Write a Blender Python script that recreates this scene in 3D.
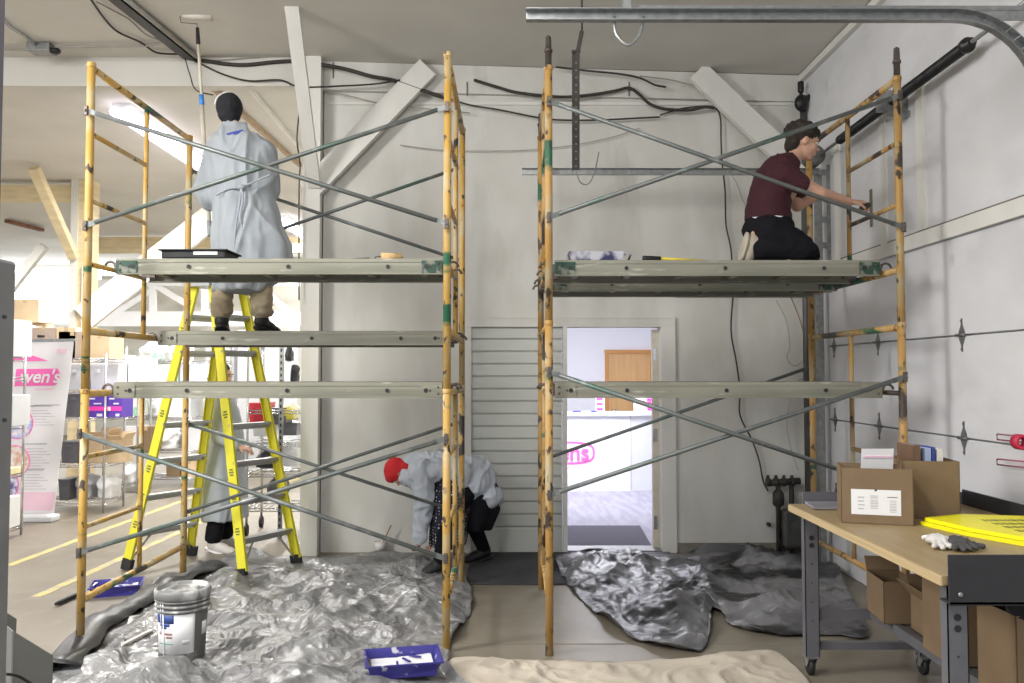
import bpy, bmesh, math, random
from mathutils import Vector, Matrix, noise, Euler
random.seed(7)
for o in list(bpy.data.objects): bpy.data.objects.remove(o)
S = bpy.context.scene
COL = S.collection
V = Vector
def nvec(p): return V((noise.noise(p+V((11.3, 4.1, 7.7))), noise.noise(p+V((-5.2, 9.6, 2.4))), noise.noise(p+V((3.9, -8.5, 6.2)))))
# ------------------------------------------------------------------ camera
CAMZ, F, PITCH, YAW = 1.62, 833.0, math.radians(2.2), math.radians(0.14)
cd = bpy.data.cameras.new('camera'); cam = bpy.data.objects.new('camera', cd); COL.objects.link(cam)
cd.sensor_width = 36; cd.lens = F/1024*36; cd.clip_start = .05; cd.clip_end = 100
cam.location = (0, 0, CAMZ); cam.rotation_euler = (math.pi/2+PITCH, 0, -YAW)
S.camera = cam
CR = cam.rotation_euler.to_matrix()
def ray(x, y): return CR @ V(((x-512)/F, (341.5-y)/F, -1))
def at(x, y, Y):
    r = ray(x, y); return V((0, 0, CAMZ)) + r*(Y/r.y)
def onz(x, y, z=0):
    r = ray(x, y); return V((0, 0, CAMZ)) + r*((z-CAMZ)/r.z)
def onx(x, y, X):
    r = ray(x, y); return V((0, 0, CAMZ)) + r*(X/r.x)
# ------------------------------------------------------------------ light and exposure
S.view_settings.view_transform = 'Standard'; S.view_settings.look = 'None'
S.view_settings.gamma = 1; S.view_settings.use_curve_mapping = False
S.view_settings.exposure = 0.62
w = bpy.data.worlds.new('world'); S.world = w; w.use_nodes = True
w.node_tree.nodes['Background'].inputs[0].default_value = (.95, .97, 1, 1)
w.node_tree.nodes['Background'].inputs[1].default_value = .72
def area(name, loc, tgt, sx, sy, power, col=(1, 1, 1)):
    l = bpy.data.lights.new(name, 'AREA'); l.shape = 'RECTANGLE'; l.size = sx; l.size_y = sy; l.energy = power; l.color = col
    o = bpy.data.objects.new(name, l); COL.objects.link(o); o.location = loc
    o.rotation_euler = (V(tgt)-V(loc)).to_track_quat('-Z', 'Y').to_euler(); return o
area('lamp_bay_row', (-4.1, 9.9, 4.3), (-4.1, 9.9, 0), .3, 2.6, 260, (1, .98, .95))
area('lamp_far_row', (-4.1, 16.3, 4.3), (-4.1, 16.3, 0), .3, 2.6, 240, (1, .98, .95))
area('lamp_far_left', (-9, 13, 4.2), (-9, 13, 0), .4, 3, 220, (1, .98, .96))
area('lamp_near_row', (-4.1, 3.0, 4.3), (-2.6, 4.2, 0), 1.0, 6.0, 480, (1, .98, .95))  # unseen row carried on from the visible fixtures, widened to soften shadows
area('front_fill', (-.6, 2.2, 4.25), (-.2, 4.2, 0), .5, 2.6, 95, (1, .98, .95))  # weak overhead fill added out of frame, stands for no known fixture
area('lamp_office', (.9, 10.4, 2.6), (.9, 10.8, 0), 1.6, 1.6, 110, (.93, .94, 1))
area('area_far', (-7, 20.5, 3.0), (-5, 10, 1.0), 4, 1.5, 130, (.95, .97, 1))  # wide area light in mid-air before the far wall, aimed down the bay
# ------------------------------------------------------------------ materials
MC = {}
def nodes(name):
    m = bpy.data.materials.new(name); m.use_nodes = True
    nt = m.node_tree; return m, nt, nt.nodes['Principled BSDF']
def mat(name, col, rough=.6, metal=0, var=.12, scale=8, bump=.0, bscale=None, col2=None, thr=None, spec=.5, trans=0, emit=0, alpha=1, stretch=None, bdist=.01, coat=0):
    if name in MC: return MC[name]
    m, nt, b = nodes(name); N = nt.nodes; L = nt.links
    tc = N.new('ShaderNodeTexCoord'); mp = N.new('ShaderNodeMapping'); L.new(tc.outputs['Object'], mp.inputs[0])
    if stretch: mp.inputs['Scale'].default_value = stretch
    n = N.new('ShaderNodeTexNoise'); n.inputs['Scale'].default_value = scale; n.inputs['Detail'].default_value = 5
    L.new(mp.outputs[0], n.inputs['Vector'])
    r = N.new('ShaderNodeValToRGB'); L.new(n.outputs['Fac'], r.inputs[0])
    c = V(col[:3])
    if col2:
        t = thr or (.45, .6)
        r.color_ramp.elements[0].position = t[0]; r.color_ramp.elements[1].position = t[1]
        r.color_ramp.elements[0].color = (*c, 1); r.color_ramp.elements[1].color = (*col2[:3], 1)
    else:
        r.color_ramp.elements[0].position = .3; r.color_ramp.elements[1].position = .7
        r.color_ramp.elements[0].color = (*(c*(1-var)), 1); r.color_ramp.elements[1].color = (*[min(1, q*(1+var)) for q in c], 1)
    L.new(r.outputs[0], b.inputs['Base Color'])
    b.inputs['Roughness'].default_value = rough; b.inputs['Metallic'].default_value = metal
    b.inputs['Specular IOR Level'].default_value = spec
    if trans: b.inputs['Transmission Weight'].default_value = trans
    if coat: b.inputs['Coat Weight'].default_value = coat
    if alpha < 1: b.inputs['Alpha'].default_value = alpha
    if emit:
        b.inputs['Emission Color'].default_value = (*c, 1); b.inputs['Emission Strength'].default_value = emit
    if bump:
        n2 = N.new('ShaderNodeTexNoise'); n2.inputs['Scale'].default_value = bscale or scale*3; n2.inputs['Detail'].default_value = 6
        L.new(mp.outputs[0], n2.inputs['Vector'])
        bp = N.new('ShaderNodeBump'); bp.inputs['Strength'].default_value = bump; bp.inputs['Distance'].default_value = bdist
        L.new(n2.outputs['Fac'], bp.inputs['Height']); L.new(bp.outputs[0], b.inputs['Normal'])
    MC[name] = m; return m
def layered(name, base, layers, rough=.5, metal=0, bump=.3):
    """base colour with successive patches: (colour, scale, lo, hi, stretch, seed)"""
    m, nt, b = nodes(name); N = nt.nodes; L = nt.links
    tc = N.new('ShaderNodeTexCoord'); cur = None
    last = None
    for i, (c, sc, lo, hi, st, sd) in enumerate(layers):
        mp = N.new('ShaderNodeMapping'); L.new(tc.outputs['Object'], mp.inputs[0]); mp.inputs['Scale'].default_value = st; mp.inputs['Location'].default_value = (sd, sd*1.7, sd*2.3)
        n = N.new('ShaderNodeTexNoise'); n.inputs['Scale'].default_value = sc; n.inputs['Detail'].default_value = 6; L.new(mp.outputs[0], n.inputs['Vector'])
        mr = N.new('ShaderNodeMapRange'); mr.inputs['From Min'].default_value = lo; mr.inputs['From Max'].default_value = hi; L.new(n.outputs['Fac'], mr.inputs['Value'])
        mx = N.new('ShaderNodeMix'); mx.data_type = 'RGBA'; L.new(mr.outputs[0], mx.inputs['Factor'])
        if cur is None: mx.inputs['A'].default_value = (*base, 1)
        else: L.new(cur, mx.inputs['A'])
        mx.inputs['B'].default_value = (*c, 1); cur = mx.outputs['Result']; last = n
    L.new(cur, b.inputs['Base Color']); b.inputs['Roughness'].default_value = rough; b.inputs['Metallic'].default_value = metal
    if bump and last:
        bp = N.new('ShaderNodeBump'); bp.inputs['Strength'].default_value = bump; bp.inputs['Distance'].default_value = .004
        L.new(last.outputs['Fac'], bp.inputs['Height']); L.new(bp.outputs[0], b.inputs['Normal'])
    MC[name] = m; return m
M_SCAF = layered('scaffold_paint', (.5, .3, .07), [((.5, .41, .24), 9, .46, .66, (1, 1, .6), 0), ((.02, .12, .06), 2.3, .60, .63, (.5, .5, 1.6), 4), ((.045, .035, .03), 3.2, .61, .64, (1, 1, 1.1), 9), ((.05, .035, .025), 22, .61, .66, (1, 1, .6), 2)], .5)
M_SCAF2 = layered('scaffold_paint_rusty', (.42, .24, .065), [((.42, .35, .22), 8, .48, .66, (1, 1, .5), 3), ((.03, .11, .06), 2.2, .61, .64, (.5, .5, 1.5), 7), ((.05, .035, .028), 3.6, .58, .61, (1, 1, 1.0), 1), ((.05, .03, .02), 20, .58, .64, (1, 1, .5), 5)], .55)
M_PIN = mat('pin_steel', (.12, .1, .09), .5, .6, .3, 20)
M_BRACE = layered('brace_galvanised', (.15, .165, .16), [((.09, .15, .125), 2.2, .58, .68, (1, 1, 1), 0), ((.27, .285, .285), 7, .55, .7, (1, 1, 1), 5)], .45, .4, .1)
M_PLANK = layered('plank_aluminium', (.27, .265, .21), [((.18, .18, .14), 3, .45, .65, (.25, 1, 4), 0), ((.5, .5, .43), 14, .62, .74, (.3, 1, 2), 5), ((.05, .14, .08), 3.5, .69, .71, (1, 1, 1), 9)], .5, .3, .15)
M_PLANKD = mat('plank_deck_plywood', (.2, .18, .15), .8, 0, .3, 6)
M_GREEN = mat('plank_end_green', (.02, .06, .04), .5, .2, .3, 20, col2=(.2, .21, .17), thr=(.5, .62))
M_LADY = mat('ladder_fibreglass_yellow', (.74, .68, .04), .4, 0, .07, 5)
M_LADM = mat('ladder_aluminium', (.52, .53, .52), .35, .7, .1, 10)
M_BLK = mat('black_rubber', (.015, .015, .016), .55, 0, .2, 20)
M_BLKM = mat('black_metal', (.03, .03, .032), .4, .6, .2, 20)
M_GALV = mat('galvanised_steel', (.3, .31, .31), .4, .75, .2, 25)
M_CHROME = mat('chrome_wire', (.6, .61, .63), .22, .9, .05, 5)
M_WALL = layered('painted_wall', (.62, .61, .57), [((.56, .55, .51), 1.3, .4, .65, (1, 1, 1), 0), ((.66, .655, .62), 4, .45, .7, (1, 1, .4), 4), ((.5, .49, .45), 2.2, .66, .75, (1, 1, .3), 8)], .75, 0, .15)
M_WALLR = layered('painted_door_panels', (.66, .66, .68), [((.58, .58, .6), 1.5, .45, .7, (1, 1, 1), 0), ((.7, .7, .72), 5, .45, .7, (1, .5, 1), 4), ((.45, .44, .43), 3.5, .68, .8, (1, 1, .6), 8)], .6, 0, .15)
M_CEIL = mat('painted_ceiling', (.64, .62, .575), .8, 0, .05, 1.5)
M_TRIMW = mat('white_painted_wood', (.7, .69, .65), .6, 0, .08, 3, stretch=(1, 1, .3))
M_WOOD = mat('pale_raw_wood', (.72, .6, .38), .7, 0, .12, 3, stretch=(1, 1, 6))
M_WHITE = mat('bright_white_paint', (.85, .86, .88), .6, 0, .03, 3)
M_CARD = mat('cardboard', (.2, .135, .075), .8, 0, .08, 6, .1, 60)
M_CARDL = mat('cardboard_light', (.62, .47, .3), .8, 0, .08, 6, .1, 60)
M_CARDI = mat('cardboard_inside', (.12, .085, .05), .85, 0, .1, 6)
M_PAPER = mat('white_paper', (.8, .8, .8), .6, 0, .02, 5)
M_INK = mat('black_print', (.05, .05, .055), .6, 0, .1, 5)
M_GREYINK = mat('grey_print', (.5, .49, .5), .6, 0, .1, 5)
M_PINK = mat('pink_print', (.93, .16, .5), .5, 0, .03, 5)
M_PINKL = mat('pale_pink_print', (.9, .62, .74), .5, 0, .03, 5)
M_MAG = mat('magenta_print', (.9, .05, .45), .5, 0, .03, 5)
M_SKIN = mat('skin', (.52, .3, .21), .5, 0, .06, 12, .1, 80)
M_SKIND = mat('skin_tanned', (.42, .23, .15), .5, 0, .06, 12, .1, 80)
M_GOWN = mat('gown_grey_nonwoven', (.34, .37, .4), .75, 0, .06, 4, .35, 26, bdist=.006)
M_GOWN2 = mat('gown_pale_nonwoven', (.5, .54, .6), .75, 0, .06, 4, .35, 26, bdist=.006)
M_SILVER = mat('silver_grey_plastic', (.34, .34, .34), .33, .25, .2, 3)
# ------------------------------------------------------------------ mesh builder
ORG = {}
class MB:
    def __init__(s): s.v = []; s.f = []; s.sm = []
    def add(s, vs, fs, smooth=False):
        k = len(s.v); s.v += [V(q) for q in vs]; s.f += [[i+k for i in f] for f in fs]; s.sm += [smooth]*len(fs); return s
    def box(s, a, b, rot=None, piv=None, bev=0):
        a, b = V(a), V(b)
        lo = V([min(a[i], b[i]) for i in range(3)]); hi = V([max(a[i], b[i]) for i in range(3)])
        if bev:
            e = min(bev, min((hi-lo))/2.2); vs = []; 
            bm = bmesh.new(); bmesh.ops.create_cube(bm, size=1)
            for q in bm.verts: q.co = V([(lo[i]+hi[i])/2 + q.co[i]*(hi[i]-lo[i]) for i in range(3)])
            bmesh.ops.bevel(bm, geom=list(bm.edges), offset=e, segments=2, profile=.5, affect='EDGES')
            bm.verts.index_update(); vs = [q.co.copy() for q in bm.verts]; fs = [[q.index for q in f.verts] for f in bm.faces]; bm.free()
        else:
            vs = [V((x, y, z)) for x in (lo.x, hi.x) for y in (lo.y, hi.y) for z in (lo.z, hi.z)]
            fs = [[0, 1, 3, 2], [4, 6, 7, 5], [0, 4, 5, 1], [2, 3, 7, 6], [0, 2, 6, 4], [1, 5, 7, 3]]
        if rot is not None:
            p = V(piv) if piv is not None else (lo+hi)/2
            vs = [p + rot@(q-p) for q in vs]
        return s.add(vs, fs)
    def ring(s, c, u, w, ru, rw, n): return [c + u*(ru*math.cos(2*math.pi*i/n)) + w*(rw*math.sin(2*math.pi*i/n)) for i in range(n)]
    def loft(s, rings, cap=True, smooth=True, close=True):
        n = len(rings[0]); vs = [q for r in rings for q in r]; fs = []
        for k in range(len(rings)-1):
            for i in range(n if close else n-1):
                j = (i+1) % n; fs.append([k*n+i, k*n+j, (k+1)*n+j, (k+1)*n+i])
        s.add(vs, fs, smooth)
        if cap and close:
            b = len(s.v)-len(vs); s.f.append([b+i for i in range(n)][::-1]); s.f.append([b+(len(rings)-1)*n+i for i in range(n)]); s.sm += [False, False]
        return s
    def tube(s, pts, r, n=8, cap=True):
        pts = [V(p) for p in pts]; rr = r if isinstance(r, (list, tuple)) else [r]*len(pts)
        rings = []; up = None
        for i, p in enumerate(pts):
            d = (pts[min(i+1, len(pts)-1)]-pts[max(i-1, 0)])
            d = d.normalized() if d.length > 1e-9 else V((0, 0, 1))
            if up is None: up = d.orthogonal().normalized()
            else:
                up = up - d*up.dot(d); up = up.normalized() if up.length > 1e-6 else d.orthogonal().normalized()
            rings.append(s.ring(p, up, d.cross(up), rr[i], rr[i], n))
        return s.loft(rings, cap)
    def cap(s, p0, r0, p1, r1, n=14):
        p0, p1 = V(p0), V(p1); d = (p1-p0).normalized(); pts = []; rs = []
        for k in range(5): a = math.pi/2*(1-k/5.0); pts.append(p0-d*r0*math.sin(a)); rs.append(max(.0005, r0*math.cos(a)))
        pts.append(p0); rs.append(r0); pts.append(p1); rs.append(r1)
        for k in range(1, 6): a = math.pi/2*(k/5.0); pts.append(p1+d*r1*math.sin(a)); rs.append(max(.0005, r1*math.cos(a)))
        return s.tube(pts, rs, n)
    def ell(s, c, ax, m=None, n=16, k=10):
        c = V(c); m = m or Matrix.Identity(3); rings = []
        for i in range(k+1):
            t = math.pi*(i/k); z = -math.cos(t)*.9999; r = max(.002, math.sin(t))
            rings.append([c + m@V((ax[0]*r*math.cos(2*math.pi*j/n), ax[1]*r*math.sin(2*math.pi*j/n), ax[2]*z)) for j in range(n)])
        return s.loft(rings)
    def lathe(s, c, prof, n=32, axis=None, cap=True):
        c = V(c); d = V(axis or (0, 0, 1)).normalized(); u = d.orthogonal().normalized() if abs(d.z) < .99 else V((1, 0, 0)); w_ = d.cross(u)
        return s.loft([s.ring(c+d*h, u, w_, r, r, n) for r, h in prof], cap)
    def plate(s, poly, n, t):
        """polygon (3-D points) extruded by t along n"""
        n = V(n).normalized()*t; k = len(poly); vs = [V(p) for p in poly]+[V(p)+n for p in poly]
        return s.add(vs, [list(range(k))[::-1], list(range(k, 2*k))]+[[i, (i+1) % k, k+(i+1) % k, k+i] for i in range(k)])
    def beam(s, p0, p1, wd, ht, up=(0, 0, 1), bev=0):
        """rectangular bar: wd across, ht along up"""
        p0, p1 = V(p0), V(p1); d = (p1-p0).normalized(); u = V(up); u = (u-d*u.dot(d)).normalized(); x = d.cross(u)
        q = [x*(-wd/2)+u*(-ht/2), x*(wd/2)+u*(-ht/2), x*(wd/2)+u*(ht/2), x*(-wd/2)+u*(ht/2)]
        return s.loft([[p0+e for e in q], [p1+e for e in q]], True, False)
    def xf(s, m):
        s.v = [m@q for q in s.v]; return s
    def build(s, name, m, parent=None, org=None, fix=True):
        if org is None: org = ORG.get(parent.name, V((0, 0, 0))) if parent is not None else V((0, 0, 0))
        me = bpy.data.meshes.new(name); me.from_pydata([q-org for q in s.v], [], s.f)
        me.polygons.foreach_set('use_smooth', s.sm); me.validate()
        if fix:
            bm = bmesh.new(); bm.from_mesh(me); bmesh.ops.recalc_face_normals(bm, faces=bm.faces); bm.to_mesh(me); bm.free()
        me.materials.append(m); o = bpy.data.objects.new(name, me); COL.objects.link(o)
        if parent is not None: o.parent = parent
        else: o.location = org
        ORG[o.name] = V(org); return o
def tag(o, label=None, cat=None, group=None, kind=None):
    if label: o['label'] = label
    if cat: o['category'] = cat
    if group: o['group'] = group
    if kind: o['kind'] = kind
    return o
def thing(name, label, cat, loc, group=None):
    o = bpy.data.objects.new(name, None); COL.objects.link(o); o.location = loc; o.empty_display_size = .1
    ORG[o.name] = V(loc); return tag(o, label, cat, group)
def solo(mb, name, m, label, cat, group=None, kind=None, org=None):
    if org is None:
        xs = [q.x for q in mb.v]; ys = [q.y for q in mb.v]; zs = [q.z for q in mb.v]
        org = V(((min(xs)+max(xs))/2, (min(ys)+max(ys))/2, min(zs)))
    return tag(mb.build(name, m, None, org), label, cat, group, kind)
def struct(name, mb, m, parent=None):
    o = mb.build(name, m, parent)
    if parent is None: o['kind'] = 'structure'
    return o
def organic(name, mb, m, parent=None, voxel=.008, smooth=3, wrinkle=None, org=None, cut=None):
    """fuse overlapping closed shapes into one continuous skin; wrinkle=(amp, scale, stretchZ, seed)"""
    if org is None: org = ORG.get(parent.name, V((0, 0, 0))) if parent is not None else V((0, 0, 0))
    me = bpy.data.meshes.new('t'); me.from_pydata([q-org for q in mb.v], [], mb.f); me.validate()
    bm = bmesh.new(); bm.from_mesh(me); bmesh.ops.recalc_face_normals(bm, faces=bm.faces); bm.to_mesh(me); bm.free()
    t = bpy.data.objects.new('t', me); COL.objects.link(t)
    r = t.modifiers.new('r', 'REMESH'); r.mode = 'VOXEL'; r.voxel_size = voxel
    if smooth: s_ = t.modifiers.new('s', 'SMOOTH'); s_.factor = .6; s_.iterations = smooth
    dg = bpy.context.evaluated_depsgraph_get(); dg.update()
    out = bpy.data.meshes.new_from_object(t.evaluated_get(dg))
    bpy.data.objects.remove(t)
    if wrinkle:
        amp, sc, sz, sd = wrinkle
        nn = [q.normal.copy() for q in out.vertices]; co = [q.co.copy() for q in out.vertices]
        for i, q in enumerate(out.vertices):
            p = V((co[i].x*sc+sd, co[i].y*sc, co[i].z*sc*sz))
            p = p + nvec(p*.6)*.8
            h = 1-2*abs(noise.noise(p)) ; h2 = 1-2*abs(noise.noise(p*2.3+V((5, 1, 2))))
            q.co = co[i] + nn[i]*amp*(h*h*h*.9+h2*.35-.35)
    for p in out.polygons: p.use_smooth = True
    out.name = name; out.materials.clear(); out.materials.append(m)
    o = bpy.data.objects.new(name, out); COL.objects.link(o)
    if parent is not None: o.parent = parent
    else: o.location = org
    ORG[o.name] = V(org); return o
def text(st, name, size, m, parent, origin, right, up, depth=.002, squash=1, shear=0, bold=0, align='CENTER'):
    c = bpy.data.curves.new('t', 'FONT'); c.body = st; c.size = size; c.extrude = depth; c.shear = shear; c.offset = bold; c.align_x = align; c.align_y = 'CENTER'
    t = bpy.data.objects.new('t', c); COL.objects.link(t); dg = bpy.context.evaluated_depsgraph_get(); dg.update()
    me = bpy.data.meshes.new_from_object(t.evaluated_get(dg)); bpy.data.objects.remove(t)
    r = V(right).normalized(); u = V(up).normalized(); n = r.cross(u); org = ORG.get(parent.name, V((0, 0, 0)))
    for q in me.vertices: q.co = V(origin) + r*q.co.x*squash + u*q.co.y + n*q.co.z - org
    me.materials.clear(); me.materials.append(m); me.name = name
    o = bpy.data.objects.new(name, me); COL.objects.link(o); o.parent = parent; ORG[o.name] = org; return o
def copy_tree(o, parent=None):
    c = o.copy(); COL.objects.link(c); c.parent = parent
    for ch in list(o.children): copy_tree(ch, c)
    return c
def wpx(pts, plane):
    return [plane(*p) for p in pts]
def smoothline(pts, k=6):
    pts = [V(p) for p in pts]; out = []
    for i in range(len(pts)-1):
        p0 = pts[max(i-1, 0)]; p1 = pts[i]; p2 = pts[i+1]; p3 = pts[min(i+2, len(pts)-1)]
        for j in range(k):
            t = j/k; out.append(.5*((2*p1)+(p2-p0)*t+(2*p0-5*p1+4*p2-p3)*t*t+(3*p1-p0-3*p2+p3)*t**3))
    out.append(pts[-1]); return out
# ================================================================== THE SETTING
WY = 7.62          # face of the back wall
RX = 2.71          # face of the right wall
def cz(X): return 4.5 if X < -1.8 else 4.445-.03*X
M_FLOOR = layered('concrete_floor', (.195, .17, .13), [((.155, .133, .1), 1.1, .4, .7, (1, 1, 1), 0), ((.225, .2, .155), 5, .5, .75, (1, 1, 1), 4), ((.2, .18, .15), 2.7, .68, .78, (1, .6, 1), 8)], .42, 0, .12)
struct('floor', MB().box((-14, -2, -.1), (6, 24, 0)), M_FLOOR)
M_LINE = mat('yellow_floor_paint', (.46, .38, .13), .6, 0, .1, 7, col2=(.3, .27, .2), thr=(.42, .62))
for k, (a, b) in enumerate((((8, 566), (166, 507)), ((36, 597), (215, 516)))):
    p, q = onz(*a), onz(*b); d = (q-p).normalized(); n = V((-d.y, d.x, 0))*.04; q = q+d*(4 if k else 5); z = V((0, 0, .002))
    m = MB().plate([p-n, p+n, q+n, q-n], (0, 0, 1), .002)
    struct('trim_%d' % (k+1), m, M_LINE)
M_JOINT = mat('floor_joint', (.17, .15, .12), .8)
j = MB(); j.box((-1.0, 5.05, 0), (2.7, 5.062, .0015)); struct('trim_3', j, M_JOINT)
j = MB(); j.box((-3.5, 4.2, 0), (-2.1, 4.21, .0015)); struct('trim_4', j, M_JOINT)
# ceiling: one slab, gently sloping to the right wall
c = MB(); y0, y1 = .6, 23
c.add([(-14, y0, 4.5), (-1.8, y0, 4.5), (RX+.3, y0, cz(RX)), (RX+.3, y1, cz(RX)), (-1.8, y1, 4.5), (-14, y1, 4.5),
       (-14, y0, 4.62), (-1.8, y0, 4.62), (RX+.3, y0, 4.62), (RX+.3, y1, 4.62), (-1.8, y1, 4.62), (-14, y1, 4.62)],
      [[0, 1, 4, 5], [1, 2, 3, 4], [6, 7, 10, 11], [7, 8, 9, 10], [0, 1, 7, 6], [1, 2, 8, 7], [2, 3, 9, 8], [3, 4, 10, 9], [4, 5, 11, 10], [5, 0, 6, 11]])
struct('ceiling', c, M_CEIL)
# back wall with shutter and doorway openings
SX0, SX1 = at(470, 400, WY).x, at(563, 400, WY).x
DX0, DX1 = at(567, 400, WY).x, at(661, 400, WY).x
DZ = at(600, 327, WY).z
wl = MB()
wl.box((-1.72, WY, 0), (SX0, WY+.16, 4.5)); wl.box((SX0, WY, DZ), (DX1+.02, WY+.16, 4.5)); wl.box((DX1+.02, WY, 0), (RX+.25, WY+.16, 4.5))
wl.box((SX1, WY+.02, 0), (DX0, WY+.16, DZ))
struct('wall_back', wl, M_WALL)
hb = MB()   # board along the head of the wall, under the ceiling
hb.add([(-1.9, WY-.05, 4.23), (RX, WY-.05, 4.12), (RX, WY-.05, cz(RX)), (-1.9, WY-.05, 4.5), (-1.9, WY, 4.23), (RX, WY, 4.12), (RX, WY, cz(RX)), (-1.9, WY, 4.5)],
       [[0, 1, 2, 3], [4, 5, 6, 7], [0, 1, 5, 4], [2, 3, 7, 6], [0, 3, 7, 4], [1, 2, 6, 5]])
struct('trim_5', hb, M_WALL)
sl = MB(); sl.box((-1.7, WY-.018, 4.1), (RX, WY, 4.125)); struct('trim_6', sl, M_TRIMW)
hd = MB(); hd.box((SX0-.05, WY-.03, DZ), (DX1+.13, WY, DZ+.075)); hd.box((SX0-.05, WY-.035, DZ+.075), (DX1+.13, WY, DZ+.09)); struct('trim_7', hd, M_WALL)
jb = MB(); jb.box((DX1, WY-.03, 0), (DX1+.13, WY, DZ)); jb.box((DX1, WY, 0), (DX1+.03, WY+.16, DZ)); struct('trim_8', jb, M_TRIMW)
sm = MB(); sm.box((SX1, WY-.035, 0), (DX0, WY+.02, DZ)); struct('trim_9', sm, M_TRIMW)
struct('trim_10', MB().box((DX1+.14, WY-.012, 2.318), (RX, WY, 2.324)), M_JOINT)
struct('baseboard_back', MB().box((DX1+.15, WY-.07, 0), (RX-.05, WY, .085)), mat('concrete_curb', (.22, .2, .17), .9, 0, .2, 10))
M_SHUT = mat('shutter_slats', (.52, .53, .5), .5, .1, .05, 3)
sh = MB(); n = 18; hz = DZ/n
for i in range(n):
    z = i*hz
    sh.box((SX0+.01, WY+.01, z+.012), (SX1-.01, WY+.03, z+hz-.003)); sh.box((SX0+.01, WY+.028, z-.002), (SX1-.01, WY+.036, z+hz))
sh.box((SX0+.01, WY+.004, .0), (SX1-.01, WY+.034, .2))
struct('door_1', sh, M_SHUT)
sf = MB(); sf.box((SX0-.04, WY-.02, 0), (SX0+.012, WY+.01, DZ)); struct('trim_11', sf, M_WALL)
# white column at the end of the wall, and the ceiling beam running left from it
cx0, cx1 = at(302, 400, 7.5).x, at(319, 400, 7.5).x
co = MB(); co.box((cx0, 7.46, 0), (cx1, 7.62, 4.5)); struct('trim_12', co, M_TRIMW)
co = MB(); co.box((cx1, 7.56, 0), (-1.72, 7.6, 4.5)); struct('trim_13', co, M_WALL)
bb = MB(); bb.box((-9, 7.5, 4.25), (cx0, 7.66, 4.5)); bb.box((-9, 7.48, 4.23), (cx0, 7.5, 4.26)); struct('trim_14', bb, M_CEIL)
# right wall: wall above the overhead door, header, sectional door
HZ = 2.53
rw = MB(); rw.box((RX, 1.0, 2.46), (RX+.2, WY, 4.5)); rw.box((RX, 7.08, 0), (RX+.2, WY+.16, 2.46)); rw.box((RX, 1.0, 0), (RX+.2, 3.78, 2.46)); rw.box((RX, -2, 0), (RX+.2, 1.0, 4.5))
struct('wall_right', rw, M_WALLR)
st = MB(); st.box((RX-.03, 3.0, 2.45), (RX, 7.5, 2.545)); struct('trim_15', st, M_TRIMW)
st = MB(); st.box((RX-.05, .6, cz(RX)-.06), (RX, WY, cz(RX))); struct('trim_16', st, M_TRIMW)
st = MB(); st.box((RX-.012, 3.0, 2.548), (RX, 6.9, 2.56)); struct('trim_17', st, M_JOINT)
dr = struct('door_2', MB().box((RX+.04, 3.78, 0), (RX+.06, 7.08, 2.45)), M_WALLR)
zs = [0, .615, 1.235, 1.85, 2.45]
for i in range(4):
    p = MB(); p.box((RX, 3.79, zs[i]+.004), (RX+.04, 7.07, zs[i+1]-.006), bev=.004)
    for k in range(0): pass
    p.build('door_panel', M_WALLR, dr)
M_HINGE = mat('dull_steel', (.2, .2, .2), .45, .7, .2, 20)
for z in zs[1:4]:
    for y in (6.95, 6.12, 4.98, 3.9):
        h = MB(); xx = RX-.004
        for sgn in (1, -1):
            h.plate([(xx, y-.035, z), (xx, y+.035, z), (xx, y+.03, z+sgn*.025), (xx, y+.009, z+sgn*.06), (xx, y+.007, z+sgn*.1), (xx, y-.007, z+sgn*.1), (xx, y-.009, z+sgn*.06), (xx, y-.03, z+sgn*.025)], (1, 0, 0), .004)
        h.tube([(RX-.012, y-.05, z), (RX-.012, y+.05, z)], .009)
        for sgn in (1, -1):
            h.lathe((RX-.004, y, z+sgn*.085), [(.006, 0), (.006, .006)], 8, (-1, 0, 0))
        h.build('hinge', M_HINGE, dr)
# overhead door hardware
tr = thing('overhead_door_track', 'galvanised horizontal overhead door track across the top right of the picture with bend at right', 'door track', (.07, 3.9, 3.3))
def track(par, Y, x0, zt, down):
    m = MB(); r = .41; xc = 2.1
    pts = [V((x0, Y, zt)), V((xc, Y, zt))]+[V((xc+r*math.sin(a), Y, zt-r+r*math.cos(a))) for a in [math.pi/2*k/12 for k in range(1, 13)]]+[V((xc+r, Y, down))]
    for i in range(len(pts)-1):
        d = (pts[i+1]-pts[i]).normalized(); nrm = V((0, 1, 0)).cross(d)
        a, b = pts[i], pts[i+1]
        m.beam(a, b, .003, .055, nrm); 
        m.beam(a+nrm*.026+V((0, -.02, 0)), b+nrm*.026+V((0, -.02, 0)), .04, .004, nrm)
        m.beam(a-nrm*.026+V((0, -.02, 0)), b-nrm*.026+V((0, -.02, 0)), .04, .004, nrm)
    return m
track(tr, 3.9, at(526, 12, 3.9).x, 3.315, 2.3).build('track', M_GALV, tr)
m = MB(); m.box((1.9, 3.935, 3.315), (2.68, 3.94, 3.365)); m.box((1.9, 3.935, 3.363), (2.68, 3.97, 3.367)); m.box((.6, 3.94, 3.35), (2.66, 3.944, 3.39)); m.build('angle_stiffener', M_GALV, tr)
hk = MB(); a, b = at(614, 17, 3.9), at(643, 17, 3.9)
hk.tube(smoothline([a, at(616, 34, 3.88), at(628, 45, 3.87), at(640, 34, 3.88), b], 6), .008); hk.build('stop_loop', M_GALV, tr)
m = MB(); p = at(626, 12, 3.9); m.box((p.x-.02, 3.87, p.z), (p.x+.02, 3.9, cz(0)-.0)); m.build('hanger_strap', M_GALV, tr)
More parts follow.
